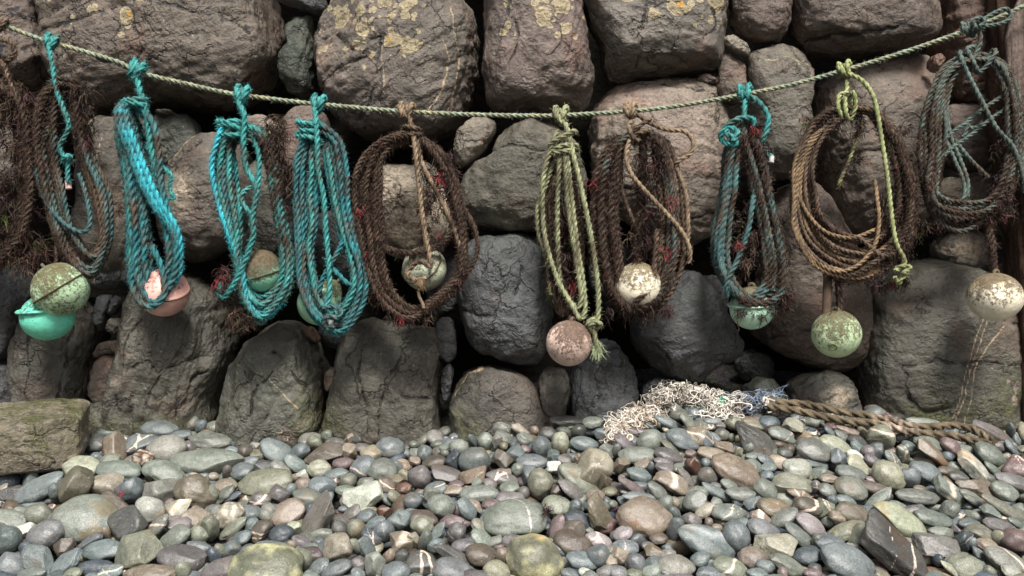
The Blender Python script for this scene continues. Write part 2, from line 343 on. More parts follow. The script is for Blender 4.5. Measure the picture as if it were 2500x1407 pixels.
BO = [
# ---- top courses
("dark brown boulder cut by the top corner, behind the brown hanging weed", "-110,-60 60,-70 100,-20 118,60 126,150 104,206 40,214 -60,205 -130,150 -140,20", 'P', 3.5, {'speck': 1}),
("huge purple-brown boulder split by a crack, top row beside the corner stone", "108,-70 300,-95 520,-90 640,-60 684,20 694,110 668,205 610,252 520,268 440,262 380,258 310,276 236,287 176,240 132,160 112,60", 'P', 3.47, {'speck': .8, 'cr': Ln("402,40 396,110 412,165 386,205 378,262", "410,52 470,58 530,84 590,80 650,120", "130,98 190,76 250,54 330,36 400,20", "150,118 240,100 380,62", "250,150 320,190 400,212"), 'l': [(405,30,26,50),(380,105,30,45),(185,35,30,26),(315,72,26,20),(255,95,24,24),(280,55,16,14)], 'v': Ln("450,212 480,230 540,238"), 'st': (12, .007)}),
("thin dark green-black slab wedged upright beside the lichen-crusted boulder", "700,62 758,36 772,100 768,212 748,242 706,236 680,182 676,146 704,104", 'E', 3.62, {'st': (70, .012)}),
("flat dark slate lying above the green-black wedged slab", "668,-30 760,-40 800,10 776,38 716,18 676,0", 'D', 3.6, {}),
("massive grey-brown boulder crusted with yellow lichen rosettes, above the brown weedy coil", "770,112 784,60 824,4 880,-50 1075,-55 1140,14 1170,92 1165,200 1142,284 1104,342 1050,364 960,338 896,334 826,296 784,244 772,180", 'G', 3.46, {'l': [(870,60,110,90),(960,60,110,95),(985,130,85,65),(1040,140,70,30),(905,165,60,60),(840,120,60,60),(930,10,150,60),(875,205,30,30)], 'v': Ln("1115,55 1122,130 1135,175 1124,235 1108,300", "1096,140 1108,180 1104,215 1088,262 1052,318", "957,160 960,220 958,262"), 'cr': Ln("955,136 948,200 926,262 908,330", "800,130 830,118 890,160 950,140", "784,240 840,212 900,190 944,170"), 'st': (28, .014)}),
("upright rounded brown boulder, lichen-streaked top, over the bare stretch of line", "1180,10 1196,-50 1300,-70 1400,-46 1430,50 1444,130 1446,225 1434,268 1396,288 1300,282 1212,272 1186,232 1176,120", 'P', 3.46, {'l': [(1360,60,70,100),(1250,40,40,110),(1300,30,50,60)], 'st': (75, .008), 'cr': Ln("1252,0 1240,60 1262,120 1238,190")}),
("broad grey boulder with smooth rounded lower edge and lichen spots above the tan stone", "1418,10 1408,-60 1580,-76 1762,-70 1768,60 1758,146 1738,178 1640,192 1524,202 1478,192 1466,120 1440,60", 'G', 3.46, {'l': [(1640,40,90,60),(1700,60,60,60),(1540,20,60,50)], 'cr': Ln("1530,130 1560,60 1640,40", "1716,60 1728,100 1700,130"), 'st': (-20, .006)}),
("brown pitted boulder with a narrow base, third from the timber post, top row", "1784,-50 1860,-66 1926,-44 1928,60 1914,98 1878,112 1800,86 1780,30", 'P', 3.52, {'st': (-30, .009)}),
("wide purple-brown boulder overhanging a black gap, top row near the timber post", "1930,-50 2080,-80 2252,-66 2278,50 2268,102 2200,132 2060,137 1962,127 1936,80", 'P', 3.47, {'speck': .6, 'st': (-14, .006), 'cr': Ln("1950,110 2050,112 2150,100")}),
("reddish brown rough rock wedged between the top boulders and the timber post", "2284,-60 2440,-60 2452,120 2440,252 2396,274 2330,252 2298,160 2284,80", 'R', 3.6, {'st': (10, .016), 'cr': Ln("2300,90 2360,80 2420,100", "2330,180 2400,190")}),
("small pale-faced stone wedged under the brown pitted boulder", "1764,92 1796,86 1832,124 1826,142 1794,132 1766,112", 'K', 3.55, {}),
("purple pointed stone squeezed between the broad grey and the tall smooth boulder", "1764,128 1790,144 1816,160 1820,205 1816,250 1780,258 1748,232 1748,176", 'P', 3.58, {'st': (60, .006)}),
("small smooth pebble-like stone resting on the tan furrowed boulder", "1698,192 1720,182 1744,192 1744,208 1718,212 1700,204", 'P', 3.6, {}),
("tall smooth grey-brown stone behind the teal loop, lichen flecks near its top", "1822,132 1900,118 1962,134 1976,205 1972,330 1952,430 1902,444 1866,432 1838,330 1820,210", 'G', 3.5, {'l': [(1935,182,24,24),(1855,200,14,14)], 'v': Ln("1830,160 1900,156 1960,166")}),
("large tan boulder ridged with wavy furrows behind the tan knotted loop", "1438,330 1450,255 1490,218 1610,194 1720,198 1766,240 1780,330 1772,440 1757,548 1712,614 1655,624 1560,566 1458,474", 'K', 3.5, {'st': (-8, .013), 'cr': Ln("1500,470 1580,500 1660,500 1760,505", "1600,560 1680,545 1750,530", "1600,220 1680,235 1750,250")}),
("purple-brown rock face seen through the big tan coil", "1982,220 2060,164 2200,128 2272,150 2292,260 2274,420 2244,555 2150,592 2050,562 1996,400", 'P', 3.56, {'cr': Ln("2020,400 2100,395 2180,410 2260,400"), 'st': (15, .006)}),
("squarish brown stone seen through the upper half of the teal-grey coil", "2296,270 2360,250 2424,268 2430,380 2400,424 2320,412 2290,380", 'P', 3.66, {}),
("pinkish brown stone in the lower half of the teal-grey coil", "2250,450 2330,430 2420,440 2428,490 2390,560 2290,560 2240,520", 'P', 3.68, {}),
("dark barnacle-studded stone in the gap above the veined bottom boulder", "2270,590 2350,556 2430,570 2440,640 2380,668 2290,650", 'D', 3.72, {'cu': [(2330,610,60,40)]}),
("small dark knob of rock beside the top of the teal-grey coil", "2268,140 2290,130 2304,146 2300,170 2280,182 2266,166", 'R', 3.52, {'st': (40, .012)}),
# ---- middle courses
("long purple-grey slanted boulder behind the tan coil's float", "1880,470 1924,444 1992,452 2034,540 2084,640 2114,780 2108,880 2060,912 1960,898 1868,842 1842,790 1858,640", 'P', 3.54, {'st': (30, .004), 'cr': Ln("1850,828 1960,800 2080,830")}),
("massive veined boulder with moss at its foot beside the timber post", "2100,700 2180,652 2300,638 2404,664 2444,724 2448,880 2446,1000 2430,1090 2200,1100 2100,1060 2086,900 2092,780", 'M', 3.5, {'v': Ln("2330,762 2306,840 2286,890 2268,960 2254,1020", "2366,788 2330,830 2296,890 2284,960 2276,1020", "2316,770 2290,850 2272,900 2252,1000"), 'cr': Ln("2136,884 2200,870 2290,872 2440,886", "2136,886 2150,960 2190,990 2240,980", "2310,700 2330,760 2420,790"), 'mo': [(2200,1010,130,50),(2400,980,80,90)], 'st': (-10, .004)}),
("smooth pinkish oval stone tucked against the timber post", "2428,920 2446,906 2474,912 2480,960 2470,996 2446,998 2428,970", 'K', 3.52, {'smooth': 1}),
("mossy grey stone with worm-like ridges at the wall foot behind the old rope", "1922,934 1990,908 2062,908 2092,960 2094,1040 2000,1060 1940,1010", 'L', 3.54, {'st': (20, .012), 'cu': [(2020,960,40,26)]}),
("flat-faced greenish stone in shadow behind the blue net", "1818,940 1872,918 1904,940 1930,1000 1860,1020 1806,990", 'E', 3.6, {}),
("large dark slate-black boulder with a pointed edge beneath the cream float", "1538,792 1588,722 1656,660 1722,668 1764,745 1812,850 1802,878 1752,894 1704,934 1640,924 1556,866", 'D', 3.49, {'st': (18, .008)}),
("upright grained dark grey stone beside the pinkish speckled float", "1404,880 1448,838 1500,830 1542,880 1558,960 1552,1060 1470,1080 1396,1060 1388,950", 'D', 3.5, {'st': (82, .014)}),
("narrow dark stone set upright between two bottom boulders", "1314,912 1350,890 1386,908 1392,960 1380,1050 1336,1050 1310,960", 'M', 3.53, {'st': (60, .01)}),
("domed brown boulder half sunk in the shingle under the dark slate-grey boulder", "1098,1100 1104,980 1138,902 1220,888 1292,928 1336,1000 1350,1080 1300,1130 1180,1140", 'M', 3.48, {'v': Ln("1110,960 1140,905 1180,890"), 'mo': [(1120,1060,60,70)], 'st': (-40, .006)}),
("big smooth slate-grey boulder left of the pale green coil", "1112,700 1122,612 1180,574 1300,578 1338,640 1348,760 1342,862 1308,890 1200,874 1134,822", 'D', 3.46, {'cr': Ln("1130,760 1200,772 1260,800", "1270,640 1280,690 1262,720"), 'st': (10, .004)}),
("rounded grey stone with a creased shoulder just under the line", "1120,490 1138,420 1196,378 1240,314 1330,298 1392,330 1424,392 1434,470 1404,532 1300,564 1200,562 1136,540", 'G', 3.49, {'cr': Ln("1190,380 1250,372 1330,384 1420,392"), 'st': (-6, .006)}),
("small slanting grey stone in the gap under the lichen-crusted boulder", "1124,312 1166,284 1214,300 1200,348 1152,402 1118,410 1104,362", 'G', 3.55, {}),
("pale barnacle-crusted stone framed by the brown weedy coil", "900,416 1000,404 1090,420 1112,540 1070,630 950,622 896,520", 'G', 3.56, {'cu': [(960,480,70,70),(1000,560,110,60),(1080,500,40,60)]}),
("cracked reddish brown slab standing on end under the brown weedy coil", "836,822 880,784 1000,790 1062,800 1078,850 1070,960 1064,1130 940,1140 800,1100 822,920", 'M', 3.48, {'cr': Ln("1006,800 990,870 962,920 942,990 940,1090", "962,924 1010,950 1060,960", "910,830 900,900 916,980 914,1060"), 'mo': [(830,1040,40,70)], 'st': (84, .007)}, 4.2),
("dark oval stone wedged behind the cracked reddish slab", "1062,780 1098,772 1118,810 1114,876 1084,892 1064,860", 'D', 3.62, {}),
("large mottled grey-green boulder at the wall foot below the deep teal coil", "546,1130 556,950 588,852 648,788 732,784 788,850 802,930 796,1060 770,1140 650,1150", 'L', 3.47, {'v': Ln("600,880 680,900 760,980"), 'cr': Ln("640,1000 660,930 720,880", "700,840 780,930", "640,1130 650,1060 690,1000"), 'mo': [(780,1010,30,110)], 'st': (50, .009)}),
("tall rugged black-brown boulder with gouged ribs beneath the pink float", "262,1060 288,920 318,800 348,700 430,662 512,690 558,770 558,880 538,960 520,1100 400,1120 280,1110", 'M', 3.47, {'cr': Ln("330,980 360,890 380,800 420,740", "400,1040 420,950 470,880 540,860", "470,1060 490,960 540,900", "380,880 430,870 450,900"), 'st': (72, .02), 'mo': [(420,1040,140,40)]}),
("squared brown stone standing under the two left-hand floats", "54,840 110,730 190,704 240,750 244,800 232,880 218,970 176,1060 60,1060 46,940", 'M', 3.5, {'st': (85, .008), 'cr': Ln("230,780 212,880 190,980", "120,980 130,880 122,800")}, 3.6),
("smooth upright egg-shaped stone in the gap beside the tall rugged boulder", "222,900 250,868 292,874 298,930 276,980 244,990 220,950", 'K', 3.56, {'smooth': 1}),
("flat-bottomed purple stone on top of the egg-shaped stone", "236,846 262,830 302,832 302,862 260,868 234,874", 'P', 3.58, {}),
("small round dark stone in the gap above the flat-bottomed purple stone", "260,786 284,774 304,788 304,812 282,822 262,810", 'M', 3.6, {}),
("angular grey shard leaning in the gap beside the yellow-green float", "236,730 262,712 278,718 264,770 250,812 236,800", 'D', 3.6, {}),
("thin dark shard beside the angular grey shard", "280,718 304,722 298,748 270,772", 'D', 3.62, {}),
("dark grey boulder cut by the edge of the view under the brown weed", "-120,700 -20,654 64,650 94,724 72,802 52,864 0,884 -100,870", 'D', 3.5, {'st': (0, .006)}),
("dark low stone below the edge boulder and behind the concrete block", "-110,880 20,872 50,900 44,1010 -20,1040 -120,1000", 'D', 3.55, {}),
("mossy square stone end beside the concrete block", "188,996 230,980 262,992 266,1080 200,1090", 'L', 3.52, {'mo': [(225,1020,40,40)]}, 4),
("grey slab with two rusty veins behind the bright turquoise coil", "208,420 224,312 288,268 334,322 352,420 346,560 320,690 246,698 204,602", 'G', 3.52, {'v': Ln("264,272 248,320 234,400", "292,350 276,440 262,520", "260,600 254,690"), 'st': (70, .004)}),
("dark stone with an orange stain at the lower end of the left-hand teal coil", "160,640 230,616 306,622 320,690 250,712 180,690", 'D', 3.58, {'v': Ln("252,660 254,700")}),
("dark stone in shadow right of the turquoise coil's neck", "372,292 430,274 486,300 500,370 450,420 390,390", 'E', 3.66, {}),
("grey boulder bearing an ochre crust patch between the turquoise and teal coils", "392,500 438,392 508,324 580,334 630,450 612,570 545,618 474,648 420,610", 'G', 3.5, {'cu': [(455,490,50,60),(490,470,26,40)], 'v': Ln("440,410 470,370 500,340"), 'cr': Ln("450,440 480,390 520,360")}),
("small brown stone just under the line beside the teal coil", "590,296 640,282 690,310 694,350 640,366 600,340", 'K', 3.6, {}),
("purple-grey stone between the two blue-green coils, under the line", "676,350 700,284 745,258 800,288 812,400 770,440 704,430", 'P', 3.52, {'st': (60, .005)}),
("dim brown stone seen through the teal coil", "590,420 650,380 720,430 730,560 680,660 610,640 580,530", 'M', 3.62, {}),
("dark stone seen through the deep teal coil beside the weedy one", "770,540 820,500 880,540 888,640 840,690 780,660", 'D', 3.62, {}),
("left-edge purple-grey stone showing between the brown weeds", "-20,340 30,300 74,340 80,420 50,480 0,490 -30,430", 'P', 3.6, {}),
("little grey pebble stuck in the gap under the split purple boulder", "376,270 404,264 430,270 426,282 396,284", 'G', 3.62, {}),
("small brown brick-shaped stone under the deep teal coil", "738,800 760,792 784,826 774,842 746,824", 'R', 3.6, {}),
("rough tan chinking stone beside the cracked slab", "792,912 812,894 830,920 820,950 796,964 790,940", 'K', 3.56, {}),
("dark slate chip standing in the gap right of the cracked slab", "1074,910 1096,886 1112,900 1104,960 1086,992 1076,960", 'D', 3.58, {'st': (85, .01)}),
("low dark stone beneath the slate-black boulder beside the white netting", "1568,936 1610,922 1650,944 1640,990 1580,990", 'D', 3.62, {}),
("dark rounded stone in the gap behind the cream float's coil", "1440,620 1500,590 1560,620 1560,720 1500,760 1440,720", 'D', 3.86, {}),
("dark stone deep in the gap between the weedy coil and the grey boulder", "1040,640 1100,620 1140,680 1120,760 1050,770", 'D', 3.86, {}),
("dark stone in the gap beside the teal-brown coil's float", "1700,690 1740,664 1774,700 1776,760 1740,770", 'D', 3.7, {}),
("dark stone low in the gap between the slate-black and long purple boulders", "1790,880 1840,850 1890,880 1880,930 1810,930", 'D', 3.86, {}),
("dark stone in the gap between the two tall bottom boulders", "540,700 590,680 620,760 590,820 550,790", 'D', 3.86, {}),
("dark stone under the deep teal coil, behind the mottled boulder", "780,780 830,760 860,800 830,850 790,840", 'D', 3.7, {}),
]
for b in BO:
    lab, ol, tone, fr, op = b[:5]
    boulder(lab, ol, tone, fr, None, b[5] if len(b) > 5 else rnd.choice([2.8, 3.2, 3.7]), op)
# wall carried on beyond the frame
for (bx, by, bw, bh) in ((-330,60,190,150),(-300,420,200,190),(-360,800,190,190),(-560,300,200,170),(-250,1020,130,90),(2800,60,190,150),(2830,440,190,200),(2760,860,180,190),(3050,250,200,200),(250,-330,260,190),(760,-340,220,200),(1230,-330,230,190),(1700,-340,220,190),(2150,-340,220,190),(-250,-300,230,190),(2650,-300,240,190)):
    P = [(bx + bw * math.copysign(abs(math.cos(t)) ** .7, math.cos(t)) * rnd.uniform(.9, 1.08), by + bh * math.copysign(abs(math.sin(t)) ** .7, math.sin(t)) * rnd.uniform(.9, 1.08)) for t in np.linspace(0, 2 * math.pi, 10, endpoint=False)]
    boulder("brown boulder of the wall beyond the edge of the view", ' '.join(f'{x:.0f},{y:.0f}' for x, y in P), rnd.choice('PGD'), 3.5, None, 2.8, {}, group='wall boulders beyond the view')
def block():
    S, F = cubesphere(64); P = S * (np.abs(S) ** 9).sum(1)[:, None] ** (-1 / 9)
    P = P * np.array([.34, .2, .098]) * (1 + .05 * fbm(P * 1.7 + 4, 2))[:, None]
    for nn, dd in (((.75, -.4, .6), .335), ((-.2, -.8, -.6), .205), ((.5, -.85, .1), .29)):
        n_ = np.array(nn) / np.linalg.norm(nn); P = P - n_ * np.clip(P @ n_ - dd, 0, None)[:, None]
    W = P + 9; Nn = S / np.linalg.norm(S, axis=1)[:, None]
    P = P + Nn * (.010 * fbm(W * 14, 4) - .012 * np.clip(fbm(W * 30, 3), .12, 1) + .012 * fbm(W * 6, 2))[:, None]
    Q = np.array(Matrix.Rotation(R(17), 3, 'Z') @ Matrix.Rotation(R(7), 3, 'X') @ Matrix.Rotation(R(-3), 3, 'Y')); P = P @ Q.T
    n_ = len(P); on = np.full(n_, 1.0)
    moss = np.clip(.55 + 1.6 * fbm(W * 7, 3), 0, 1) * np.clip(.55 + Nn[:, 2], .1, 1)
    o = link('concrete_block', mesh('concrete_block', P, F, M_BOULDER, True, {'vein': on, 'crack': on, 'lich': on * 0, 'crust': on * .25, 'moss': np.clip(moss * 1.3, 0, 1), 'speck': on}), None, tuple(at(-34, 1073, 3.2))); o.color = (.15, .132, .095, 1)
    tag(o, "broken concrete block patched with green moss, half on the shingle", 'concrete block')
block()
# ---------------------------------------------------------------- timber
def timber(name, label, front, depth, poly, mat, parent=None, amp=0.02):
    L = np.asarray(poly, float)               # rows: py, left px, right px
    n, m = 220, 40
    py = np.linspace(L[0, 0], L[-1, 0], n); lx = np.interp(py, L[:, 0], L[:, 1]); rx = np.interp(py, L[:, 0], L[:, 2])
    t = np.linspace(0, 2 * math.pi, m, endpoint=False); ct = np.sign(np.cos(t)) * np.abs(np.cos(t)) ** .5; st = np.sign(np.sin(t)) * np.abs(np.sin(t)) ** .5
    yc = front + depth / 2
    X = ((lx + rx) / 2)[:, None] + ((rx - lx) / 2)[:, None] * ct[None]
    V = np.stack([(X - 1250) * K * yc, yc + depth / 2 * st[None] + 0 * X, H - (py[:, None] - 703.5) * K * yc + 0 * X], -1).reshape(-1, 3)
    g = fbm(V * np.array([22, 22, 2.2]), 4, True); g2 = fbm(V * np.array([60, 60, 7]), 3)
    nr = np.stack([np.tile(ct, n), np.tile(st, n), np.zeros(n * m)], 1)
    V = V + nr * (-amp * np.clip(g, 0, 1) + amp * .35 * g2)[:, None]
    i = np.arange(n - 1)[:, None] * m + np.arange(m)[None]; j = np.arange(n - 1)[:, None] * m + (np.arange(m)[None] + 1) % m
    F = np.stack([i, i + m, j + m, j], -1).reshape(-1, 4)
    caps = np.array([V[:m].mean(0), V[-m:].mean(0)]); nv = len(V)
    a = np.arange(m); b = (a + 1) % m
    F3 = np.concatenate([np.stack([a, b, np.full(m, nv)], 1), np.stack([b + nv - m, a + nv - m, np.full(m, nv + 1)], 1)])
    V = np.concatenate([V, caps]); og = np.array(at((lx[0] + rx[0]) / 2, 1100, yc)) if not parent else np.zeros(3)
    ob = link(name, mesh(name, V - og, [F, F3], mat), parent, tuple(og))
    if label: tag(ob, *label)
    return ob
timber('timber_post', ("dark rotted timber post standing against the wall end, bark-like ridges", 'post'), 3.46, 0.24, [(-200, 2392, 2620), (0, 2408, 2620), (300, 2424, 2620), (620, 2466, 2630), (1000, 2480, 2640), (1200, 2486, 2650)], M_POST)
timber('weathered_board', ("grey-brown weathered board nailed upright over the dark timber post", 'board'), 3.40, 0.05, [(-200, 2492, 2660), (-10, 2488, 2660), (40, 2466, 2660), (95, 2452, 2660), (200, 2456, 2660), (330, 2466, 2660), (440, 2492, 2660), (470, 2540, 2660)], M_BOARD, None, 0.006)
# ---------------------------------------------------------------- shingle: traced stones
PT = {'B': (.158, .182, .186), 'G': (.195, .208, .172), 'S': (.075, .093, .115), 'M': (.175, .148, .145), 'P': (.21, .135, .13), 'O': (.215, .16, .102), 'T': (.36, .30, .22),
      'W': (.56, .53, .46), 'Y': (.175, .165, .10), 'R': (.15, .062, .036), 'D': (.095, .09, .082), 'U': (.235, .215, .185), 'N': (.13, .097, .07), 'C': (.38, .36, .25), 'L': (.225, .22, .155), 'A': (.285, .208, .15), 'V': (.195, .185, .20), 'K': (.37, .36, .31)}
PW = {'B': 'blue-grey', 'G': 'grey-green', 'S': 'dark slate-blue', 'M': 'mauve', 'P': 'purple-pink', 'O': 'ochre brown', 'T': 'pale tan', 'W': 'white', 'Y': 'mossy olive', 'R': 'rust-brown', 'D': 'dark grey', 'U': 'taupe', 'N': 'dark brown', 'C': 'cream', 'L': 'olive-grey', 'A': 'orange-tan', 'V': 'lilac', 'K': 'pale crusted grey'}
